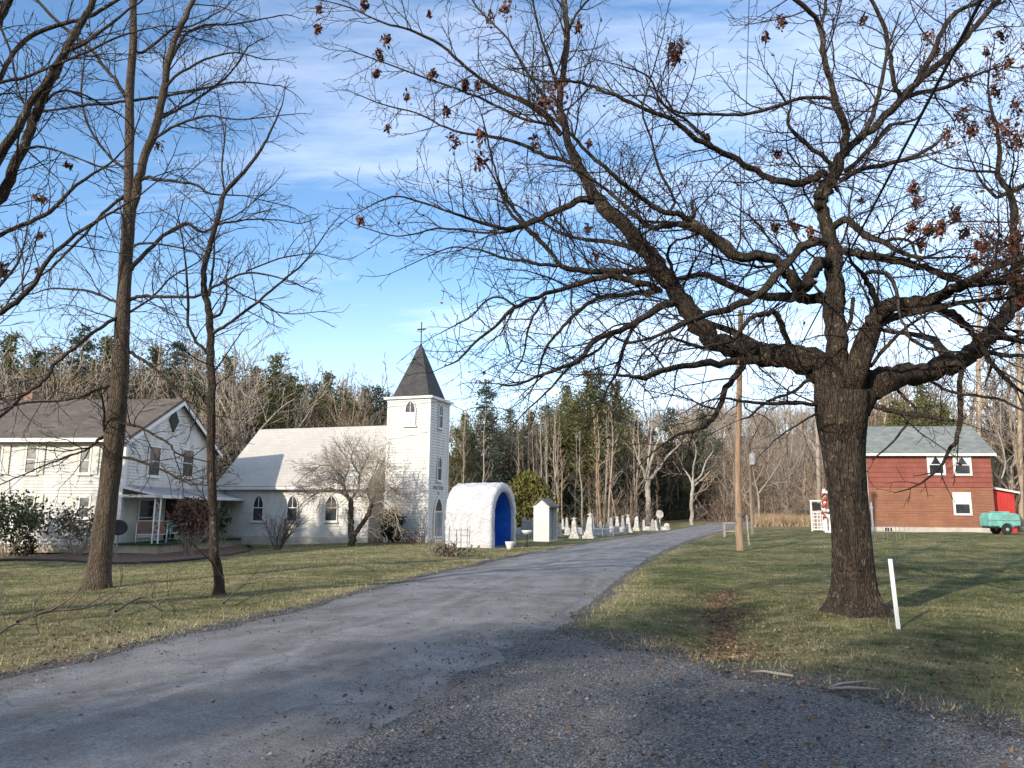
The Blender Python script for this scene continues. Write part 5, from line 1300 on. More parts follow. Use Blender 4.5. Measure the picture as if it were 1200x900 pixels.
# knots and lichen-free stubs: broken limb scar on the trunk
tips = np.array([s[0][-1] for s in tw]); tu, tv = proj(tips)
CL = [(373, 12, 4), (373, 30, 5), (433, 8, 5), (463, 33, 6), (443, 60, 7), (439, 78, 5), (500, 8, 3), (570, 22, 8), (597, 10, 9), (508, 87, 6), (525, 128, 6), (535, 160, 9), (555, 157, 9), (562, 185, 9), (647, 103, 17), (640, 112, 13), (475, 113, 5), (453, 150, 4), (423, 253, 4), (630, 163, 7), (680, 32, 6), (798, 58, 12), (790, 64, 7), (903, 38, 5), (918, 27, 7), (910, 177, 7), (830, 160, 5), (1090, 37, 8), (1097, 52, 6), (1167, 83, 10), (1168, 104, 9), (1135, 92, 7), (1158, 62, 5), (1183, 70, 6), (1177, 42, 6), (1168, 44, 4), (1187, 120, 8), (1128, 133, 9), (1135, 147, 8), (1108, 157, 9), (1177, 147, 12), (1190, 160, 11), (1157, 137, 6), (1140, 150, 6), (1067, 220, 6), (1073, 230, 8), (1005, 232, 4), (927, 262, 6), (950, 265, 6), (908, 262, 6), (938, 264, 5), (1100, 263, 8), (1087, 267, 8), (1073, 263, 6), (1117, 247, 7), (1200, 53, 7), (560, 95, 5), (548, 96, 4), (545, 98, 4), (700, 300, 5), (690, 265, 4), (1080, 280, 6), (1190, 275, 9), (1165, 280, 10), (1150, 285, 8), (1175, 300, 12), (1195, 300, 12), (1160, 310, 9), (1185, 315, 11), (1140, 300, 6), (1198, 330, 10), (1150, 325, 6), (1170, 335, 8), (1185, 285, 12), (1195, 350, 8), (1128, 270, 6), (1210, 290, 12), (1220, 320, 12), (660, 90, 6), (690, 165, 4), (1010, 20, 4)]
LP, LS = [], []
for (u, v, s) in CL:
    d = np.hypot(tu - u, tv - v); i = d.argmin(); q = tips[i]
    dep = (q - CAM) @ _f; sz = s * dep / FPX
    m_ = int(10 + s * (5.5 if u < 1120 else 4.8))
    o_ = rg.normal(size=(m_, 3)) * np.array([.42, .42, .62]) * sz; o_[:, 2] -= sz * .5
    LP.append(q + o_); LS.append(rg.uniform(.032, .062, m_))
    if u > 1130 and v > 260: continue
# scattered single leaves on the right-hand crown
kk = rg.choice(np.flatnonzero((tu > 1080) & (tv < 380)), 420); LP.append(tips[kk] + rg.normal(size=(420, 3)) * .05 - (0, 0, .06)); LS.append(rg.uniform(.028, .055, 420))
kk = rg.choice(len(tips), 520); LP.append(tips[kk] - (0, 0, .05)); LS.append(rg.uniform(.022, .05, 520))
o = leaf_mesh('dead_leaves', np.concatenate(LP) - org, np.concatenate(LS), M['leaf_dead'], 1.5, oak); o['kind'] = 'stuff'
sc_ = MB(); q = at(1008, 590, OY - .55) - org
# ------------------------------------------------------------------ twin-stemmed tree on the left lawn
g1 = ground(115, 690); LY = float(g1[1])
A = Traced(LY, 5, .38); A.k = .85
A.limb([(112, 697, 38), (115, 684, 33), (117, 660, 30), (122, 620, 28), (128, 570, 26), (134, 510, 26), (140, 450, 23), (143, 395, 20), (145, 350, 18), (147, 310, 17), (150, 270, 17), (151, 240, 14), (151, 200, 12), (152, 160, 12), (152, 107, 11), (156, 53, 10), (156, 13, 9), (156, -40, 8), (150, -120, 6), (158, -200, 3)], dy=.4, sub=6, own=True, rr=.85)
A.limb([(151, 268, 13), (156, 245, 12), (161, 220, 11.5), (171, 181, 11), (184, 141, 10.5), (192, 107, 9.5), (199, 69, 8.5), (208, 40, 7.5), (221, 13, 6.5), (236, -25, 5), (250, -90, 3)], dy=-.8)
for L_, dy in ((([(152, 316, 8), (160, 308, 8), (173, 293, 7), (197, 272, 6.3), (220, 262, 6), (237, 272, 4.5), (257, 263, 4), (287, 258, 3), (317, 257, 2.4), (350, 262, 1.6)]), 1.2),
    ([(152, 352, 6.5), (165, 347, 6), (183, 347, 5.5), (227, 347, 5), (257, 333, 4.4), (287, 320, 3.8), (317, 323, 3), (347, 332, 1.8)], -1.2), ([(288, 318, 3), (327, 303, 2.6), (367, 297, 1.8), (385, 300, 1.2)], .4),
    ([(150, 367, 4.5), (165, 358, 4), (180, 347, 3.3), (203, 323, 3), (233, 307, 2.2), (243, 293, 1.6)], .6), ([(165, 211, 6.5), (175, 208, 6), (200, 212, 5.2), (230, 217, 4.2), (247, 227, 3.4), (287, 230, 2.5), (330, 240, 1.6)], -1.0),
    ([(149, 118, 7), (138, 97, 6.5), (128, 85, 6), (107, 59, 6), (69, 27, 5.5), (43, 0, 5), (10, -30, 3)], .9), ([(154, 118, 5), (165, 116, 5), (192, 113, 4.5), (219, 108, 4), (240, 103, 4), (280, 96, 3), (320, 100, 2)], 1.1),
    ([(150, 118, 4.5), (130, 121, 4.5), (107, 123, 4.4), (88, 125, 4), (53, 131, 3.5), (30, 136, 2)], -1.2), ([(150, 228, 6.5), (143, 232, 6), (120, 251, 5.2), (100, 273, 5), (70, 305, 4), (50, 322, 3), (30, 335, 2)], -1.4),
    ([(145, 369, 7), (130, 376, 6.3), (113, 387, 6), (88, 407, 6), (66, 424, 6), (58, 436, 6), (50, 447, 6), (25, 465, 5.5), (0, 489, 5), (-30, 510, 4)], -2.0), ([(138, 449, 5.5), (113, 457, 5), (95, 465, 4.4), (63, 471, 4), (30, 472, 3.6), (0, 481, 3), (-20, 484, 2)], -1.2),
    ([(146, 408, 6.5), (155, 414, 6), (175, 427, 5.5), (195, 445, 5), (215, 467, 4), (232, 477, 3), (250, 486, 2)], -1.0), ([(140, 498, 5.5), (150, 498, 5), (165, 501, 4.4), (184, 512, 4), (198, 520, 3.8), (205, 530, 3.4), (223, 536, 2.8), (242, 541, 2)], -.9),
    ([(138, 536, 5.5), (150, 537, 5), (165, 541, 4.6), (188, 550, 4), (212, 562, 3.3), (223, 567, 2.8), (244, 569, 1.8)], -.8), ([(130, 512, 6.5), (122, 512, 6), (114, 516, 5), (103, 526, 4), (86, 533, 3.3), (58, 543, 2.8), (30, 555, 2.6), (0, 568, 2)], -.9),
    ([(104, 525, 3), (92, 526, 2.6), (75, 529, 2.2), (48, 526, 1.4)], -.3), ([(124, 510, 5), (121, 500, 4.5), (122, 493, 4)], -.2), ([(142, 356, 5.5), (133, 353, 5), (120, 347, 4.4), (98, 340, 4), (60, 338, 3), (40, 344, 2)], 1.0),
    ([(153, 55, 5), (166, 62, 5), (185, 48, 4.5), (204, 34, 4), (225, 30, 3), (260, 12, 2)], .6), ([(190, 110, 5), (205, 90, 4.6), (240, 70, 3.6), (275, 62, 2.8), (310, 70, 1.8)], -.8), ([(197, 80, 5), (215, 42, 4.8), (240, 30, 4), (275, 28, 3), (320, 20, 2)], .9),
    ([(186, 140, 5), (205, 130, 4.8), (240, 110, 4), (270, 85, 3), (290, 55, 2)], 1.0), ([(178, 165, 5), (200, 150, 4.6), (240, 136, 3.8), (280, 140, 2.6), (330, 135, 1.6)], -1.1), ([(150, 290, 5), (170, 285, 4.2), (210, 290, 3), (240, 300, 2)], -.8), ([(149, 200, 5), (130, 185, 4.6), (105, 150, 4), (95, 110, 3), (100, 60, 2)], .9)):
    A.limb(L_, dy=dy)
LO = dict(wander=.15, up=.07, ratio=.54, gap=.19, ang=.75, minL=.28, rtip=.0048)
def plant_traced(A, gp, name_label, seed, gap=.17, lvl=2, bark_='treebark', rmax=.10, lsc=1.5, kn=.05, twm='lefttwig', lmax=2.0):
    rg = np.random.default_rng(seed)
    t = thing('bare_tree', name_label, 'tree', (gp[0], gp[1], float(H(gp[0], gp[1]))))
    og = np.array(t.location)
    P, R = A.segs()[0]
    P = P.copy(); hz = P[:, 2] - og[2]; R = R + .055 * np.exp(-np.maximum(hz, 0) / .15) * (R[0] / .35)
    P[0, 2] -= .15
    th = [(P, R)] + [s for s in A.segs()[1:] if s[1].max() > .1]
    tube_mesh('trunk', th, M[bark_], t, og, lambda r: 28, knob=kn)
    sm = [(s[0], s[1] * .8) for s in A.segs()[1:] if s[1].max() <= .1]
    tube_mesh('branches', sm, M['oakbark'], t, og)
    tw = twigs_on(A, rg, LO, rmax, gap, lsc, .4, lmax, lvl=lvl, bias=(0, 0, .3))
    tube_mesh('twigs', tw, M[twm], t, og); print(name_label[:30], len(tw))
    return t, tw
t1, tw1 = plant_traced(A, g1, 'tall bare twin-stemmed tree with a thick sunlit trunk on the left lawn', 31)
g2 = ground(257, 697)
B_ = Traced(float(g2[1]), 9, .35)
B_.limb([(258, 700, 15), (257, 690, 12), (253, 653, 10.5), (249, 587, 10), (248, 520, 9.5), (248, 453, 9), (247, 415, 9), (247, 383, 8.5), (243, 357, 7.5), (239, 337, 7), (239, 317, 6.5), (247, 283, 6), (257, 250, 5.2), (263, 227, 5), (287, 200, 4), (307, 173, 3.2), (318, 152, 2.4), (330, 125, 1.6)], dy=.2)
for L_, dy in (([(248, 416, 5.5), (238, 408, 5), (230, 400, 4.5), (221, 380, 4), (220, 350, 4), (218, 317, 3), (214, 280, 2)], -.5), ([(249, 391, 6), (256, 386, 5), (270, 378, 4.4), (303, 353, 4), (330, 330, 3.2), (357, 307, 2.5), (377, 280, 1.7)], -1.0),
    ([(304, 354, 2.8), (317, 363, 2.2), (340, 368, 1.7), (367, 366, 1.2)], .3), ([(258, 330, 3), (272, 338, 2.6), (287, 347, 2.2), (303, 353, 2)], .2), ([(245, 347, 4.4), (247, 330, 4), (250, 312, 3)], .1), ([(263, 225, 3.2), (260, 193, 2.6), (263, 163, 2.2), (258, 130, 1.5)], .5),
    ([(250, 372, 4.5), (258, 368, 4), (262, 360, 3)], -.1), ([(248, 440, 3), (262, 420, 2.4), (272, 405, 1.6)], .3), ([(246, 300, 3), (225, 280, 2.4), (205, 255, 1.6)], .6), ([(253, 262, 2.6), (280, 250, 2), (305, 230, 1.5)], -.5), ([(247, 480, 2.6), (232, 460, 2), (222, 440, 1.4)], -.3)):
    B_.limb(L_, dy=dy)
plant_traced(B_, g2, 'slim young bare tree with one thin trunk between farmhouse porch and church', 33, .20, 1, bark_='oakbark', lsc=1.3, lmax=1.5)
# tree just outside the left edge, its limbs reaching into the frame
g3 = np.array([-9.2, 10.6, 0]); g3u, g3v = proj(np.array([g3[0], g3[1], float(H(g3[0], g3[1]))]))
C_ = Traced(10.6, 15, .3)
C_.limb([(g3u, g3v, 62), (g3u + 5, g3v - 60, 48), (-150, 520, 44), (-120, 430, 40), (-95, 370, 34), (-60, 310, 24), (-25, 262, 17), (0, 229, 12), (16, 197, 11), (35, 152, 10.5), (48, 117, 9.5), (64, 88, 9), (80, 53, 8.5), (99, 21, 7.5), (112, -5, 7), (135, -60, 5), (150, -120, 3)], dy=.6, sub=5)
for L_, dy in (([(-75, 335, 24), (-50, 280, 18), (-25, 225, 14), (0, 181, 10.5), (21, 149, 9.5), (40, 117, 8.5), (59, 88, 7.5), (75, 62, 6), (100, 50, 4), (140, 20, 3)], -.5), ([(-110, 400, 20), (-70, 250, 14), (-25, 130, 8), (0, 93, 5.5), (16, 61, 5.2), (40, 40, 5), (69, 29, 4.6), (101, 21, 4.2), (133, 3, 3.6), (160, -15, 2)], .8),
    ([(-60, 200, 9), (-25, 110, 6), (0, 96, 4.6), (27, 92, 4.4), (64, 76, 4), (101, 61, 3.8), (144, 41, 2.8), (190, 30, 1.8)], -1), ([(-90, 280, 16), (-50, 130, 13), (-20, 60, 11), (0, 21, 9.5), (13, -5, 8), (30, -50, 6), (45, -110, 4)], .4), ([(-3, 26, 4), (4, 40, 3.4), (13, 64, 3.2), (21, 104, 3), (29, 123, 2.4)], -.4),
    ([(-60, 330, 13), (-30, 295, 8), (0, 275, 6.5), (30, 262, 6.2), (58, 249, 6), (89, 218, 4.6), (129, 191, 3), (150, 170, 2)], -.8), ([(-85, 420, 16), (-40, 393, 11), (-10, 373, 8.5), (14, 357, 8), (36, 338, 7.2), (58, 302, 6), (89, 275, 5), (124, 253, 4), (160, 231, 2.6), (185, 212, 1.6)], -1),
    ([(10, 215, 5), (19, 187, 4.2), (22, 160, 3.2), (30, 120, 2)], -.3), ([(48, 125, 4.5), (70, 106, 3.8), (100, 112, 3), (125, 126, 2)], .5), ([(25, 175, 4.5), (50, 172, 3.6), (90, 185, 2.6), (120, 196, 1.6)], -.5), ([(-40, 380, 7), (-10, 345, 5), (20, 310, 3.5), (30, 280, 2)], .5)):
    C_.limb(L_, dy=dy)
t3, tw3 = plant_traced(C_, g3, 'dark bare tree at the left edge whose long limbs reach into the sky', 37, .2, 2, bark_='oakbark', lsc=1.3, kn=.06)
tp3 = np.array([s[0][-1] for s in tw3 + tw1]); tu, tv = proj(tp3); LP = []; LS = []
for u, v, s in ((47, 230, 5), (52, 234, 4), (48, 275, 5), (40, 310, 7), (38, 314, 5), (5, 310, 7), (3, 305, 5), (108, 35, 6), (107, 30, 4), (70, 195, 4), (190, 165, 6)):
    i = np.hypot(tu - u, tv - v).argmin(); m_ = 14; sz = s * 11 / FPX
    LP.append(tp3[i] + rg.normal(size=(m_, 3)) * sz * .5 - (0, 0, sz)); LS.append(rg.uniform(.03, .06, m_))
o = leaf_mesh('dead_leaves', np.concatenate(LP) - np.array(t3.location), np.concatenate(LS), M['leaf_dead'], 1.5, t3)
# ------------------------------------------------------------------ shrubs
def stems(p, n, h, spread, rg, r=.02, lvl=1, up=.25, gap=.3, ratio=.5, rt=.005):
    segs = []
    o = dict(wander=.14, up=up, ratio=ratio, gap=gap, ang=.6, minL=.3, rtip=rt)
    for i in range(n):
        a = rg.uniform(0, 6.28); d = np.array([math.cos(a) * spread, math.sin(a) * spread, 1]) * rg.uniform(.7, 1)
        grow(segs, np.array([math.cos(a) * .12, math.sin(a) * .12, -.05]), d, r * rg.uniform(.7, 1.2), h * rg.uniform(.7, 1.05), lvl, rg, o)
    return segs
def shrub(name, label, loc, h, w, leaf, n_leaf, lsize, seed, stem_mat, cat='bush', nst=14, ztop=.5, bare=.35, flat=1.2, group=None):
    rg = np.random.default_rng(seed)
    t = thing(name, label, cat, loc, 0, group)
    s = stems(None, nst, h * .85, w / h * .55, rg, .022, 1)
    tube_mesh('stems', s, stem_mat, t, (0, 0, 0))
    if n_leaf:
        nc = 46; c = rg.normal(size=(nc, 3)); c /= np.linalg.norm(c, axis=1)[:, None]; c *= rg.uniform(.45, 1, (nc, 1)) ** .6
        c = c * np.array([w / 2, w / 2, h * (1 - bare) / 2]) + np.array([0, 0, h * (bare + (1 - bare) / 2)])
        P = c[rg.integers(0, nc, n_leaf)] + rg.normal(size=(n_leaf, 3)) * np.array([.13, .13, .11]) * w
        P = P[P[:, 2] > .08]
        leaf_mesh('foliage', P, rg.uniform(.6, 1.2, len(P)) * lsize, leaf, flat, t)
    return t
def gl(x, y): return (x, y, float(H(x, y)))
def pxg(u, Y): 
    p = at(u, 600, Y); return gl(p[0], Y)
shrub('rhododendron', 'dense dark green rhododendron before the farmhouse front wall at the left edge', pxg(12, 34.3), 2.5, 2.5, M['leaf_rhodo'], 1500, .11, 1, M['twig'])
shrub('rhododendron', 'sparse mottled rhododendron with pale stems between window and big trunk', pxg(93, 34.4), 2.2, 2.2, M['leaf_pink'], 620, .10, 2, M['twig'], bare=.42)
shrub('rhododendron', 'low dark clipped bush against the farmhouse wall beside the first shrub', pxg(32, 34.7), .95, 1.1, M['leaf_yew'], 500, .08, 9, M['twig'], bare=.05)
shrub('leafy_bush', 'tall russet-leaved bush with bare grey stems in front of the porch', pxg(226, 34.6), 2.45, 1.6, M['leaf_red'], 1500, .10, 3, M['twig'], bare=.38, nst=26)
shrub('leafy_bush', 'dark leaved shrub peeping past the slim tree at the porch end', pxg(256, 38.0), 2.2, .9, M['leaf_rhodo'], 420, .13, 4, M['twig'], bare=.45)
rg = np.random.default_rng(5)
t = thing('bare_bush', 'leafless vase-shaped bush before the church side windows', 'bush', pxg(328, 37.5))
tube_mesh('stems', stems(None, 30, 2.2, .33, rg, .02, 2, .1, .3, .45), M['twig_brown'], t, (0, 0, 0))
shrub('evergreen_bush', 'dark evergreen bush in the corner left of the church tower', pxg(461, 39.6), 1.75, .95, M['leaf_yew'], 3200, .07, 6, M['twig_brown'], bare=.02, nst=3)
shrub('bare_bush', 'low brown spreading bush at the foot of the tower wall', pxg(483, 39.2), .6, 1.3, M['leaf_red'], 200, .06, 7, M['twig_brown'], bare=.05, nst=10)
# little weeping cherry
g = ground(412, 641); CY = 37.2; g = np.array(pxg(412, CY))
Cz = Traced(CY, 3, .3)
Cz.limb([(412, 643, 9), (412, 630, 7.5), (411, 615, 7), (411, 600, 6.5), (411, 585, 6)], dy=0)
Cz.limb([(414, 630, 6), (424, 614, 5.5), (432, 602, 5.5), (436, 590, 5)], dy=.2)
for L_ in ([(411, 588, 7), (404, 574, 6), (404, 560, 5), (409, 548, 4), (405, 535, 3)], [(411, 586, 6), (420, 572, 5), (422, 555, 4), (428, 540, 3), (436, 528, 2)], [(410, 584, 5), (398, 577, 4.5), (385, 572, 4), (372, 578, 3), (360, 585, 2)], [(404, 562, 4), (390, 548, 3.3), (378, 545, 2.6), (365, 552, 2)],
           [(436, 592, 5), (441, 575, 4), (447, 560, 3.4), (452, 545, 2.6)], [(436, 592, 5), (446, 588, 4), (455, 592, 3), (463, 602, 2)], [(436, 590, 4), (430, 575, 3.4), (438, 555, 2.8), (445, 538, 2)], [(422, 556, 4), (412, 540, 3), (415, 525, 2)], [(441, 575, 3.4), (455, 570, 2.8), (468, 580, 2)], [(405, 570, 4), (393, 562, 3), (382, 562, 2.4), (370, 566, 2)]):
    Cz.limb([(a_, b_, c_ * .55) for a_, b_, c_ in L_])
t = thing('cherry_tree', 'small bare cherry tree with a dense drooping twiggy crown before the church', 'tree', tuple(g))
og = np.array(t.location)
tube_mesh('trunk', Cz.segs()[:2], M['treebark'], t, og, lambda r: 12); tube_mesh('branches', Cz.segs()[2:], M['twig'], t, og)
rg = np.random.default_rng(8)
tube_mesh('twigs', twigs_on(Cz, rg, dict(wander=.16, up=-.15, ratio=.6, gap=.16, ang=.7, minL=.25, rtip=.007), .13, .045, 1.7, .5, 1.2, lvl=2, bias=(0, 0, .6)), M['twig_pale'], t, og)
# sapling inside the cage, brush on the verge
t = thing('young_plant', 'bundle of dead leaves and stems inside the wire cage on the church lawn', 'plant', tuple(np.array(CG.location)))
tube_mesh('stems', stems(None, 16, cgh * .7, .35, rg, .018, 1), M['twig_brown'], t, (0, 0, 0))
P = rg.normal(size=(260, 3)) * (.4, .35, .16) + (0, 0, .16); leaf_mesh('foliage', P[P[:, 2] > .02], rg.uniform(.05, .1, (P[:, 2] > .02).sum()), M['leaf_pink'], 1.2, t)
def fallen(label, uvs, Y, seed, r):
    rg = np.random.default_rng(seed)
    P0 = ground(*uvs[0]); pts = [ground(u, v) + np.array([0, 0, .05]) for u, v in uvs]
    P = crom(np.array(pts), 4); P[:, 2] += .08 * np.sin(np.linspace(0, 3.1, len(P))) + .02
    t = thing('fallen_branch', label, 'branch', tuple(P0), 0, 'fallen branches on the grass'); og = np.array(t.location)
    segs = [(P, np.linspace(r, .006, len(P)))]
    o = dict(wander=.2, up=.5, ratio=.55, gap=.22, ang=.8, minL=.25, rtip=.004)
    for i in range(2, len(P), 2):
        d = P[i] - P[i - 1]; d /= np.linalg.norm(d); pv = np.array([-d[1], d[0], 0]) * (1 if i % 4 else -1) + (0, 0, .9)
        grow(segs, P[i], d * .5 + pv * .6, r * .5, rg.uniform(.4, .95), 1, rg, o)
    tube_mesh('branch', segs, M['twig_brown'], t, og)
fallen('twiggy fallen branch lying along the left verge near the road', [(20, 735), (55, 728), (95, 725), (120, 712)], 0, 1, .028)
fallen('arched broken branch standing in the grass right of the big trunk', [(135, 722), (160, 712), (178, 712), (190, 722)], 0, 2, .022)
fallen('small fallen branch tangle below the slim tree near the roadside', [(262, 712), (285, 695), (300, 688)], 0, 4, .018)
fallen('thin fallen twig at the far left of the verge', [(-5, 752), (20, 745), (45, 748)], 0, 6, .016)
for (u, v, ln, a_, lab) in ((996, 806, .55, .5, 'pale broken stick lying on the grass below the oak'), (1004, 812, .42, -.1, 'second pale stick crossing the first below the oak'), (905, 793, .4, 2.6, 'short pale stick at the edge of the gravel')):
    g = ground(u, v); z0 = float(H(g[0], g[1])) + .03
    t = thing('stick', lab, 'stick', (g[0], g[1], z0), a_)
    pts = [(-ln / 2, 0, 0), (-ln * .15, .02, .01), (ln * .2, -.01, .012), (ln / 2, .03, .0)]
    MB().tube(pts, [.013, .015, .012, .008], 6).build('wood', M['palebark'], t, True)
# stones by the mulch bed and roadside
# ------------------------------------------------------------------ background trees
def conifer_mesh(seed, h, w, kind):
    rg = np.random.default_rng(seed)
    P, Sz, D = [], [], []
    nl = int(h * 2.6); z0 = h * {'spruce': .06, 'pine': .28, 'hemlock': .03}[kind]
    bs = []
    for i in range(nl):
        f = (i + rg.uniform(-.3, .3)) / nl; z = z0 + (h - z0) * max(0, f)
        if kind == 'pine': rad = w / 2 * (math.sin(min(1, (f * 1.05 + .16)) * math.pi) ** .6 * .9 + .1) * rg.uniform(.55, 1.15)
        else: rad = w / 2 * (1 - f) ** .8 * rg.uniform(.7, 1.15) + .25
        nb = rg.integers(4, 8)
        for j in range(nb):
            if rg.uniform() < .06: continue
            a = rg.uniform(0, 6.28); L = rad * rg.uniform(.65, 1.15)
            dr = -.25 if kind == 'spruce' else -.12 if kind == 'hemlock' else .25
            d = np.array([math.cos(a), math.sin(a), dr])
            bs.append((np.array([(0, 0, z), d * L * .55 + (0, 0, z), d * L + (0, 0, z + L * .12)]), np.array([.04, .025, .01])))
            m_ = int(7 + L * (14 if kind != 'pine' else 13))
            s = rg.uniform(.25, 1.02, m_)
            q = np.array([0, 0, z]) + d[None] * (L * s)[:, None]; q[:, 2] += .12 * L * s * s
            spread = .22 + .16 * L
            q += rg.normal(size=(m_, 3)) * np.array([spread, spread, spread * .55])
            P.append(q); Sz.append(rg.uniform(.10, .21, m_) * (1.0 if kind != 'pine' else 1.1)); D.append(np.repeat(d[None], m_, 0))
    P = np.concatenate(P); Sz = np.concatenate(Sz); D = np.concatenate(D)
    # each needle spray: a small fan of three narrow blades
    V, F = [], []
    n = len(P); b = 0
    for k in range(5):
        a = D * .8 + rg.normal(size=(n, 3)) * .65; a /= np.linalg.norm(a, axis=1)[:, None]
        s_ = np.cross(a, rg.normal(size=(n, 3))); s_ /= np.linalg.norm(s_, axis=1)[:, None]
        L = Sz[:, None] * rg.uniform(.8, 1.3, (n, 1)); ww = L * .21
        V.append(np.stack([P - a * L * .4, P + s_ * ww, P + a * L, P - s_ * ww], 1).reshape(-1, 3))
        F.append(np.arange(4 * n).reshape(-1, 4) + b); b += 4 * n
    return np.concatenate(V), np.concatenate(F), bs
def variant(V, F, leaf, trunk_segs, tmat, name):
    r = bpy.data.objects.new(name, None); col.objects.link(r)
    tube_mesh('trunk', trunk_segs, tmat, r, (0, 0, 0))
    if V is not None: mesh_np('crown', V, F, leaf, r)
    return r
used = set()
def place(proto, loc, s, rz, label, cat, group=None, sz=None):
    if proto.name not in used:
        used.add(proto.name); r = proto
    else:
        r = proto.copy(); col.objects.link(r)
        for ch in proto.children:
            c = ch.copy(); col.objects.link(c); c.parent = r
    r.location = loc; r.rotation_euler = (0, 0, rz); r.scale = (s, s, sz or s)
    prop(r, label, cat, group); return r
protos = {}
def conif(kind, seed, h, w, leaf):
    V, F, bs = conifer_mesh(seed, h, w, kind)
    tk = [(np.array([(0, 0, -.3), (0, 0, h * .5), (0, 0, h)]), np.array([h * .014, h * .009, .02]))] + bs
    nm = {'spruce': 'spruce_tree', 'pine': 'pine_tree', 'hemlock': 'hemlock_tree'}[kind]
    return variant(V, F, M[leaf], tk, M['twig_brown'], nm)
for i in range(3): protos['spruce', i] = conif('spruce', 40 + i, 14, 6.0 + .8 * i, 'spruce')
for i in range(3): protos['pine', i] = conif('pine', 50 + i, 14, 6.2 + 1.0 * i, 'pine')
for i in range(3): protos['hemlock', i] = conif('hemlock', 60 + i, 14, 6.6 + .8 * i, 'hemlock')
def gapz(u, v, Y):
    p = at(u, v, Y); return p, float(H(p[0], Y))
CO = [(5, 440, 62, 'pine', 2), (55, 446, 64, 'hemlock', 0), (90, 436, 63, 'pine', 1), (160, 440, 66, 'pine', 0), (195, 448, 64, 'hemlock', 1), (225, 450, 68, 'pine', 2), (262, 458, 66, 'pine', 0), (-30, 436, 60, 'pine', 0), (318, 462, 68, 'pine', 1), (415, 470, 72, 'pine', 0), (-40, 385, 72, 'pine', 0), (12, 392, 66, 'pine', 1), (42, 412, 74, 'pine', 2), (66, 404, 78, 'spruce', 1), (100, 380, 72, 'spruce', 0), (128, 395, 80, 'pine', 1), (185, 405, 76, 'pine', 0), (208, 398, 72, 'spruce', 2), (232, 412, 82, 'pine', 2), (270, 418, 80, 'pine', 1), (300, 430, 84, 'pine', 0),
      (325, 416, 76, 'pine', 2), (340, 440, 88, 'pine', 1), (352, 447, 80, 'hemlock', 1), (385, 436, 74, 'pine', 0), (372, 446, 84, 'hemlock', 0), (405, 452, 82, 'hemlock', 2), (428, 455, 90, 'pine', 1), (442, 450, 78, 'hemlock', 0), (452, 458, 84, 'spruce', 1), (290, 450, 80, 'hemlock', 2), (268, 446, 72, 'hemlock', 1), (310, 455, 74, 'pine', 2),
      (545, 484, 78, 'pine', 0), (570, 444, 72, 'spruce', 0), (552, 505, 70, 'hemlock', 0), (598, 478, 82, 'spruce', 2), (585, 500, 76, 'hemlock', 2), (622, 482, 88, 'pine', 1), (640, 470, 86, 'hemlock', 1), (664, 452, 84, 'pine', 1), (690, 436, 80, 'pine', 2), (703, 428, 82, 'spruce', 1), (722, 446, 90, 'pine', 0), (745, 490, 94, 'hemlock', 1), (764, 500, 96, 'hemlock', 2), (786, 476, 92, 'hemlock', 0), (806, 500, 98, 'hemlock', 1), (822, 482, 96, 'spruce', 2), (842, 512, 104, 'hemlock', 2), (800, 535, 90, 'hemlock', 0), (775, 540, 88, 'hemlock', 2), (826, 545, 92, 'hemlock', 1), (745, 535, 90, 'hemlock', 0), (712, 520, 90, 'hemlock', 2), (680, 515, 88, 'hemlock', 1), (650, 520, 86, 'hemlock', 0), (615, 530, 84, 'hemlock', 1), (738, 556, 84, 'hemlock', 0), (772, 556, 90, 'hemlock', 2), (802, 552, 94, 'hemlock', 1), (830, 560, 98, 'hemlock', 0), (725, 500, 88, 'pine', 1), (655, 490, 82, 'pine', 0), (625, 505, 80, 'spruce', 1), (600, 520, 76, 'hemlock', 1), (675, 470, 83, 'spruce', 0), (758, 560, 86, 'hemlock', 1), (790, 562, 98, 'hemlock', 1), (815, 565, 100, 'hemlock', 0),
      (1048, 468, 61, 'pine', 0), (1078, 448, 60, 'pine', 2), (1106, 474, 62, 'pine', 1), (1150, 500, 84, 'hemlock', 0), (1182, 488, 70, 'hemlock', 2), (1205, 500, 74, 'hemlock', 1), (1235, 470, 80, 'pine', 0), (1030, 500, 84, 'hemlock', 1), (1165, 520, 76, 'spruce', 1), (925, 545, 130, 'hemlock', 0), (880, 535, 125, 'pine', 0), (985, 540, 120, 'pine', 1)]
CLAB = {'spruce': ('blue-green spruce', 'spruces'), 'pine': ('olive green shaggy pine', 'pines'), 'hemlock': ('dark dense hemlock', 'hemlocks')}
rg = np.random.default_rng(77)
for (u, v, Y, kd, i) in CO:
    p, z = gapz(u, v, Y); h = p[2] - z
    if u > 530 and u < 850: where, gk = 'in the wood behind the graveyard', 'behind the graveyard'
    elif u < 260: where, gk = 'rising behind the farmhouse roof', 'behind the farmhouse'
    elif u < 530: where, gk = 'rising behind the church roof', 'behind the church'
    elif u < 1010: where, gk = 'on the far brushy hill', 'on the far hill'
    else: where, gk = 'behind the red house', 'behind the red house'
    lab = CLAB[kd][0] + ' ' + where; grp = CLAB[kd][1] + ' ' + gk
    if (u, v) == (570, 444): lab, grp = 'tall pointed blue-green spruce just right of the church tower', None
    if (u, v) == (1078, 448): lab, grp = 'bright olive pine standing right behind the red house ridge', None
    if (u, v) == (690, 436): lab, grp = 'tall broad olive pine with the highest rounded top left of the oak limbs', None
    s = h / 14
    place(protos[kd, i], (p[0], Y, z), max(s, .55) if s < .55 else s, rg.uniform(0, 6.28), lab, 'tree', grp, s)
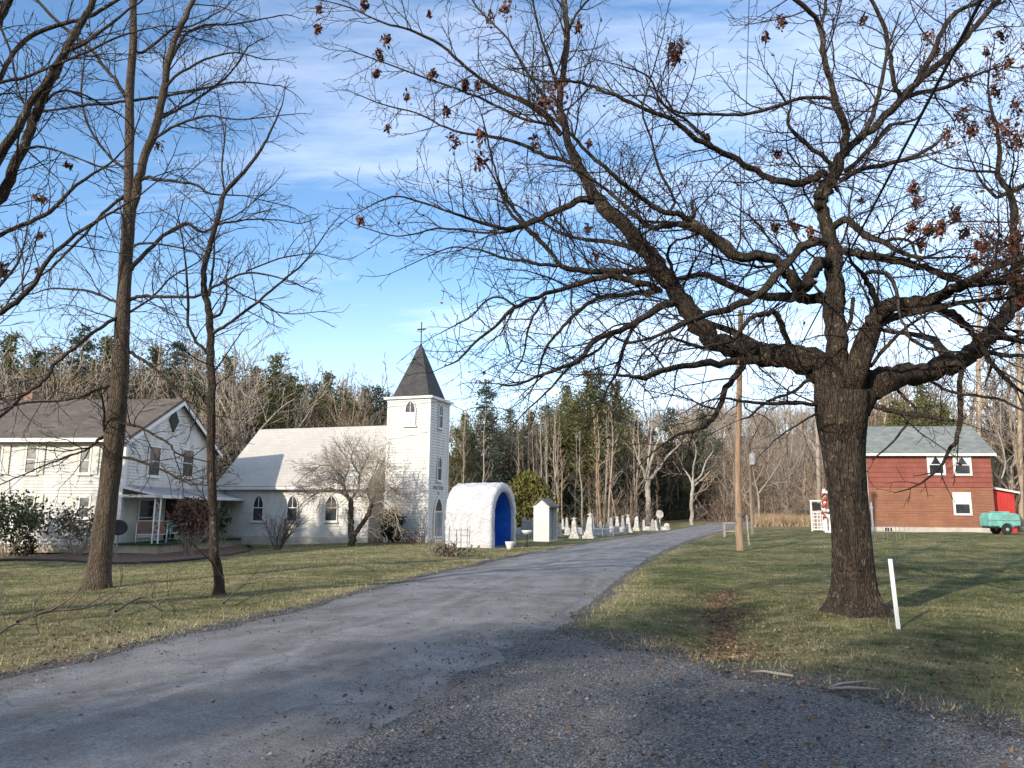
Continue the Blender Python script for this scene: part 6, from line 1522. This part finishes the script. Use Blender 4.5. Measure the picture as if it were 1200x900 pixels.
def bare_mesh(seed, h, form):
    rg = np.random.default_rng(seed); segs = []
    if form == 'pole':
        o = dict(wander=.07, up=.25, ratio=.5, gap=.8, ang=.6, minL=.9, rtip=.022)
        x = 0; P = [np.array([0, 0, -.3])]; d = np.array([rg.normal() * .04, rg.normal() * .04, 1])
        for i in range(9): P.append(P[-1] + d * h / 9 + rg.normal(size=3) * (.10, .10, 0))
        P = np.array(P); R = np.linspace(.12, .025, 10); tk = [(P, R)]
        for i in range(int(h * 2.0)):
            f = rg.uniform(.22, 1); k = f * 8.99; q = P[int(k)] + (P[int(k) + 1] - P[int(k)]) * (k % 1)
            a = rg.uniform(0, 6.28); L = (1.25 - f) * rg.uniform(1.0, 3.0)
            grow(segs, q, np.array([math.cos(a), math.sin(a), rg.uniform(.5, 1.5)]), .03, L, 1, rg, o)
    elif form == 'spread':
        o = dict(wander=.13, up=.10, ratio=.55, gap=.55, ang=.65, minL=.8, rtip=.02)
        P = [np.array([0, 0, -.3])]; d = np.array([0, 0, 1.0]); ht = h * .38
        for i in range(5): P.append(P[-1] + d * ht / 5 + rg.normal(size=3) * (.08, .08, 0))
        tk = [(np.array(P), np.linspace(.24, .17, 6))]
        for i in range(8):
            a = i * .8 + rg.uniform(-.3, .3); el = rg.uniform(.6, 1.8)
            grow(segs, P[-1 - (i % 3)], np.array([math.cos(a), math.sin(a), el]), .10, h * .6 * rg.uniform(.75, 1.1), 3, rg, dict(o, gap=.85))
    else:   # thicket of thin stems
        o = dict(wander=.13, up=.15, ratio=.5, gap=.55, ang=.6, minL=.7, rtip=.014)
        tk = []
        for i in range(26):
            x, y = rg.normal(0, .9, 2); s2 = []
            grow(s2, np.array([x, y, -.1]), np.array([rg.normal() * .3, rg.normal() * .3, 1]), .03, h * rg.uniform(.5, 1.05), 1, rg, o)
            tk.append(s2[0]); segs += s2[1:]
    return tk, segs
def barep(form, seed, h, mat, name):
    tk, segs = bare_mesh(seed, h, form)
    r = bpy.data.objects.new(name, None); col.objects.link(r)
    tube_mesh('trunk' if form != 'thicket' else 'stems', tk, mat, r, (0, 0, 0), lambda r_: 7 if r_ > .06 else 4)
    tube_mesh('crown' if form != 'thicket' else 'twigs', segs, mat, r, (0, 0, 0), lambda r_: 5 if r_ > .06 else 3)
    return r
BP = {'pole': [barep('pole', 70 + i, 14, M['twig_tan'] if i % 2 else M['twig'], 'bare_tree') for i in range(4)],
      'spread': [barep('spread', 80 + i, 14, (M['twig'], M['twig_brown'], M['twig_tan'])[i % 3], 'bare_tree') for i in range(4)],
      'thicket': [barep('thicket', 90 + i, 4, (M['twig_brown'], M['twig'], M['twig_tan'])[i % 3], 'bare_thicket') for i in range(3)]}
BL = {'pole': 'tall thin bare tree', 'spread': 'bare grey spreading tree', 'thicket': 'leafless brown thicket'}
def bz(u):
    return ('behind the farmhouse' if u < 260 else 'behind the church' if u < 530 else 'behind the graveyard' if u < 770 else 'round the road bend' if u < 850 else 'on the brushy far edge' if u < 1010 else 'behind the red house')
cnt = {}
def bare(form, u, v, Y, label=None, s=None):
    p, z = gapz(u, v, Y); h = p[2] - z; base = 4 if form == 'thicket' else 14
    i = cnt.get(form, 0); cnt[form] = i + 1; pr = BP[form][i % len(BP[form])]
    sz = h / base; sx = sz * (rg.uniform(.85, 1.2) if form != 'thicket' else 1.3)
    lab = label or f'{BL[form]} {bz(u)}'
    place(pr, (p[0], Y, z), sx, rg.uniform(0, 6.28), lab, 'thicket' if form == 'thicket' else 'tree', None if label else f'{BL[form]}s {bz(u)}', sz)
BPS = 1
for i in range(58):     # left, behind farmhouse
    u = rg.uniform(-110, 270); bare('spread' if rg.uniform() < .75 else 'pole', u, rg.uniform(380, 445), rg.uniform(56, 90))
for i in range(20):
    u = rg.uniform(265, 455); bare('spread' if rg.uniform() < .75 else 'pole', u, rg.uniform(415, 475), rg.uniform(66, 95))
bare('spread', 412, 425, 70, 'pale grey bare tree spreading above the church ridge'); bare('spread', 285, 395, 62, 'large pale bare tree between farmhouse gable and church roof')
bare('spread', 340, 408, 72)
for i in range(14): bare('spread', rg.uniform(-60, 250), rg.uniform(430, 470), rg.uniform(54, 60))
for i in range(54):
    u = rg.uniform(535, 745); bare('pole', u, rg.uniform(455, 520), rg.uniform(67, 88))
for i in range(8): bare('spread', rg.uniform(590, 760), rg.uniform(475, 520), rg.uniform(74, 92))
for i in range(7): bare('pole', rg.uniform(745, 850), rg.uniform(500, 560), rg.uniform(78, 104))
for i in range(36): bare('spread' if rg.uniform() < .6 else 'pole', rg.uniform(840, 1015), rg.uniform(488, 540), rg.uniform(74, 130))
for i in range(34): bare('pole' if rg.uniform() < .7 else 'spread', rg.uniform(1000, 1290), rg.uniform(370, 450), rg.uniform(64, 95))
for (a_, b_, n, y0, y1, t0, t1) in ((-120, 250, 22, 52, 66, 515, 560), (250, 460, 9, 60, 75, 520, 560), (540, 745, 30, 70, 86, 575, 604), (835, 1010, 48, 70, 115, 548, 596), (1000, 1280, 26, 62, 80, 540, 590), (745, 840, 5, 90, 104, 585, 604)):
    for i in range(n): bare('thicket', rg.uniform(a_, b_), rg.uniform(t0, t1), rg.uniform(y0, y1))
# the two pale forked trees by the road bend and the pale trunks behind the red house
def pale(label, Y, limbs, seed, mat='palebark', extra=1):
    Z = Traced(Y, seed, .3)
    for L_ in limbs: Z.limb(L_)
    u0, v0 = limbs[0][0][:2]; p = at(u0, v0, Y); z = float(H(p[0], Y))
    t = thing('bare_tree', label, 'tree', (p[0], Y, z)); og = np.array(t.location)
    s0 = Z.segs(); s0[0][0][0, 2] = min(s0[0][0][0, 2], z - .3)
    s0 = [(P_, R__ * np.linspace(.85, .5, len(R__))) if i_ else (P_, R__ * .85) for i_, (P_, R__) in enumerate(s0)]
    tube_mesh('trunk', s0[:1], M[mat], t, og, lambda r: 12); tube_mesh('limbs', s0[1:], M[mat], t, og, lambda r: 8)
    rr = np.random.default_rng(seed)
    tube_mesh('twigs', twigs_on(Z, rr, dict(wander=.12, up=.12, ratio=.5, gap=.5, ang=.6, minL=.6, rtip=.018), .3, .32, 1.6, 1.2, 3.6, lvl=1), M['twig_tan'], t, og)
pale('big pale tree with a forked trunk at the end of the graveyard', 76, [[(761, 616, 10), (760, 600, 8), (759, 580, 7.5), (758, 562, 7.5)], [(758, 564, 5), (751, 545, 4), (745, 530, 3), (741, 515, 2)], [(758, 562, 5), (763, 540, 4), (770, 520, 3.4), (778, 505, 2.4)], [(759, 566, 5), (770, 552, 4), (782, 535, 3.2), (795, 522, 2.2), (806, 512, 1.6)], [(757, 560, 3.4), (762, 515, 2.8), (765, 490, 2)]], 3)
pale('pale sycamore-like tree with a mottled white trunk beside the dark wood gap', 72, [[(811, 618, 6), (811, 600, 5.2), (811, 580, 4.6), (812, 566, 4.4)], [(812, 567, 3.2), (806, 556, 2.8), (800, 548, 2)], [(812, 566, 3.6), (813, 545, 3), (816, 528, 2.2), (812, 515, 1.5)], [(812, 566, 3.2), (822, 556, 2.8), (828, 540, 2.2), (836, 528, 1.6)], [(813, 570, 2.4), (824, 560, 2), (832, 552, 1.5)]], 4)
pale('small pale trunk with a broken crown right of the utility pole', 66, [[(892, 625, 4), (890, 600, 3.4), (888, 578, 3)], [(888, 580, 2.4), (898, 566, 2), (908, 552, 1.5)], [(888, 578, 2), (884, 560, 1.5)]], 6)
pale('tall straight pale trunk rising behind the red house roof', 60, [[(1148, 612, 6.5), (1148, 540, 6), (1148, 470, 5.6), (1147, 400, 5), (1149, 330, 3.6), (1150, 260, 2)], [(1148, 430, 2.4), (1160, 410, 2), (1170, 385, 1.5)]], 7, 'twig_tan')
pale('tall pale trunk right of the lean-to at the right edge', 58, [[(1196, 615, 6.5), (1196, 540, 6), (1195, 470, 5.4), (1194, 400, 5), (1193, 330, 3.4), (1195, 250, 2)], [(1195, 460, 2.2), (1206, 440, 1.6)]], 8, 'twig_tan')
pale('crooked pale sapling leaning between red house and lean-to', 55, [[(1171, 612, 2.4), (1171, 570, 2.2), (1176, 555, 2.2), (1178, 540, 2), (1174, 520, 1.8), (1169, 505, 1.4)]], 9)
pale('tall pale trunk just left of the oak trunk by the trellis', 57, [[(961, 622, 7), (960, 580, 6.2), (959, 540, 5.4), (957, 500, 4.6), (955, 460, 3.2), (952, 420, 2)], [(958, 530, 2.4), (945, 510, 2), (930, 495, 1.5)], [(957, 500, 2.2), (968, 480, 1.6)]], 10, 'twig')
# yellow-green arborvitae behind the shrines
rg = np.random.default_rng(12)
p, z = gapz(620, 553, 58)
t = thing('arborvitae', 'rounded yellow-green arborvitae between the stucco shrine and the white box shrine', 'tree', (p[0], 58, z)); h = p[2] - z
tube_mesh('trunk', [(np.array([(0, 0, -.2), (0, 0, h * .5), (0, 0, h * .9)]), np.array([.12, .08, .03]))], M['twig_brown'], t, (0, 0, 0))
n = 6200; f = rg.uniform(0, 1, n); a = rg.uniform(0, 6.28, n); ww = 1.75 * np.sin(np.clip(f * .86 + .14, 0, 1) * math.pi) ** .55 * (1 + .22 * np.sin(3 * a + 5 * f) + .2 * np.sin(7 * a - 11 * f) * np.sin(9 * f))
rr_ = ww * rg.uniform(.25, 1, n) ** .4
P = np.stack([np.cos(a) * rr_, np.sin(a) * rr_, .15 + f * (h - .2)], -1) + rg.normal(size=(n, 3)) * .07
leaf_mesh('crown', P, rg.uniform(.08, .17, n), M['leaf_arbor'], 1.8, t)
# far woods on the hill: nobody could count them
rg = np.random.default_rng(99); segs = []
tk, sg_ = bare_mesh(123, 14, 'spread'); tk2, sg2 = bare_mesh(124, 14, 'pole')
def lite(segs_, keep): return [s for s in segs_ if s[1].max() > keep]
A1, A2 = tk + lite(sg_, .02), tk2 + sg2
allS = []
for i in range(1000):
    y = rg.uniform(92, 262); x = rg.uniform(-.85, .85) * y
    if i > 700: y = rg.uniform(170, 262); x = rg.uniform(.22, .5) * y
    if abs(x - float(road_lr(y)[0]) - 3) < 6: continue
    s = rg.uniform(.6, 1.05); c_, s_ = math.cos(i), math.sin(i); z = float(H(x, y))
    for P, R in (A1 if i % 2 else A2):
        Q = np.stack([P[:, 0] * c_ - P[:, 1] * s_, P[:, 0] * s_ + P[:, 1] * c_, P[:, 2]], -1) * s + (x, y, z); allS.append((Q, R * s * 1.15))
prop(tube_mesh('far_woods', allS, M['twig'], None, (0, 0, 0), lambda r: 3), kind='stuff')
# dry brush strip at the far lawn edge
rg = np.random.default_rng(4); n = 9000
u = rg.uniform(880, 1010, n); yy = rg.uniform(62, 78, n); x = (u - 600) / 900 * yy; a = rg.uniform(0, 6.28, n); hh = rg.uniform(.3, .95, n)
zz = H(x, yy); V = np.stack([np.stack([x - .04, yy, zz], -1), np.stack([x + .04, yy, zz], -1), np.stack([x + np.cos(a) * .25, yy + np.sin(a) * .25, zz + hh], -1)], 1)
M['drygrass'] = mat_noise('dry_grass', (.22, .15, .085), (.40, .29, .18), 2, .9, 0, rnd=.4)
prop(mesh_np('dry_grass', V.reshape(-1, 3), np.arange(3 * n).reshape(-1, 3), M['drygrass']), kind='stuff')
# evergreens added out of view, left and behind the camera, to shade the near road
sd_ = np.array([math.cos(PHI), math.sin(PHI)]); pp_ = np.array([math.sin(PHI), -math.cos(PHI)])
for s_, (t_, o_, sc_) in enumerate(((27, 2.8, .86), (25, 6.4, .80), (28, 10.2, .9), (26, 14, .85), (29, 18.5, .95), (33, 23, 1.0))):
    x, y = np.array([-4.3, 8.4]) - sd_ * t_ + pp_ * o_
    place(protos['hemlock', s_ % 3], (x, y, float(H(x, y))), sc_ * 1.35, s_ * 1.3, 'dark hemlock in a row beyond the left edge shading the near road', 'tree', 'hemlocks shading the near road', sc_ * 1.25)
for s_, (wx, wy, sc_) in enumerate(((-12.2, 42, .80), (-10.6, 41.5, .84), (-8.9, 41, .80), (-7.2, 40.5, .84), (-5.4, 40, .78))):  # unseen pines, added to cast the shadow across the church wall
    x, y = np.array([wx, wy]) - sd_ * 22
    place(protos['pine', s_ % 3], (x, y, float(H(x, y))), sc_ * .9, s_ * 1.3, 'pine beyond the left edge shading the church wall', 'tree', 'pines beyond the left edge', sc_)
# the wood that rings the place behind the camera and on the right
rg = np.random.default_rng(14)
for s_ in range(34):
    a = R_(rg.uniform(-100, 22)); d_ = rg.uniform(26, 46); x, y = d_ * math.cos(a), d_ * math.sin(a)
    if y > -14 and x < 22: continue
    if x > .66 * y + 8 or y < 0:
        place(protos[('hemlock', 'pine')[s_ % 2], s_ % 3], (x, y, float(H(x, y))), rg.uniform(.9, 1.3), rg.uniform(0, 6.28), 'evergreen in the wood behind the camera', 'tree', 'evergreens behind the camera')
# ------------------------------------------------------------------ sky and sun
sun_to = Vector((-math.cos(PHI) * math.cos(EL), -math.sin(PHI) * math.cos(EL), math.sin(EL)))
w = bpy.data.worlds.new('World'); sc.world = w; w.use_nodes = True; nt = w.node_tree
bg = nt.nodes['Background']; bg.inputs['Strength'].default_value = .15
sky = N(nt, 'ShaderNodeTexSky'); sky.sky_type = 'NISHITA'; sky.sun_disc = False
sky.sun_elevation = EL; sky.sun_rotation = math.atan2(sun_to.x, sun_to.y)
sky.air_density = 1.0; sky.dust_density = .6; sky.ozone_density = 2.6
tc = N(nt, 'ShaderNodeTexCoord'); sx = N(nt, 'ShaderNodeSeparateXYZ'); nt.links.new(tc.outputs['Generated'], sx.inputs[0])
den = math_(nt, 'ADD', math_(nt, 'MAXIMUM', sx.outputs[2], 0), .12)
cx = N(nt, 'ShaderNodeCombineXYZ'); nt.links.new(math_(nt, 'DIVIDE', sx.outputs[0], den), cx.inputs[0]); nt.links.new(math_(nt, 'DIVIDE', sx.outputs[1], den), cx.inputs[1])
mp = N(nt, 'ShaderNodeMapping'); mp.inputs['Rotation'].default_value = (0, 0, R_(-28)); mp.inputs['Scale'].default_value = (.42, 1.15, 1); mp.inputs['Location'].default_value = (3.1, 1.7, 0)
nt.links.new(cx.outputs[0], mp.inputs[0])
n1 = noise(nt, mp.outputs[0], 1.5, 10, .66, .5); n2 = noise(nt, mp.outputs[0], .33, 3, .5)
cl = math_(nt, 'ADD', math_(nt, 'MULTIPLY', n1, .6), math_(nt, 'MULTIPLY', n2, .5))
cl = math_(nt, 'ADD', cl, math_(nt, 'MULTIPLY', sx.outputs[0], .16))
fac = ramp(nt, cl, [(.47, (0, 0, 0)), (.76, (.75, .75, .75))])
lowf = ramp(nt, sx.outputs[2], [(.02, (.42, .42, .42)), (.30, (.0, .0, .0))])
fac = math_(nt, 'MAXIMUM', fac, lowf)
skyc = mixc(nt, fac, sky.outputs[0], (5.7, 6.0, 6.7))
hs = N(nt, 'ShaderNodeHueSaturation'); hs.inputs['Saturation'].default_value = 1.10; nt.links.new(skyc, hs.inputs['Color'])
nt.links.new(hs.outputs[0], bg.inputs['Color'])
sd = bpy.data.lights.new('sun', 'SUN'); sd.energy = 2.9; sd.angle = R_(.6); sd.color = (1.0, .895, .76)
so = bpy.data.objects.new('sun', sd); col.objects.link(so)
so.rotation_euler = sun_to.to_track_quat('Z', 'Y').to_euler()
sc.view_settings.view_transform = 'Standard'; sc.view_settings.look = 'None'; sc.view_settings.gamma = 1; sc.view_settings.use_curve_mapping = False
sc.view_settings.exposure = .88
sc.render.engine = 'CYCLES'
sc.cycles.max_bounces = 5; sc.cycles.diffuse_bounces = 3; sc.cycles.use_denoising = True
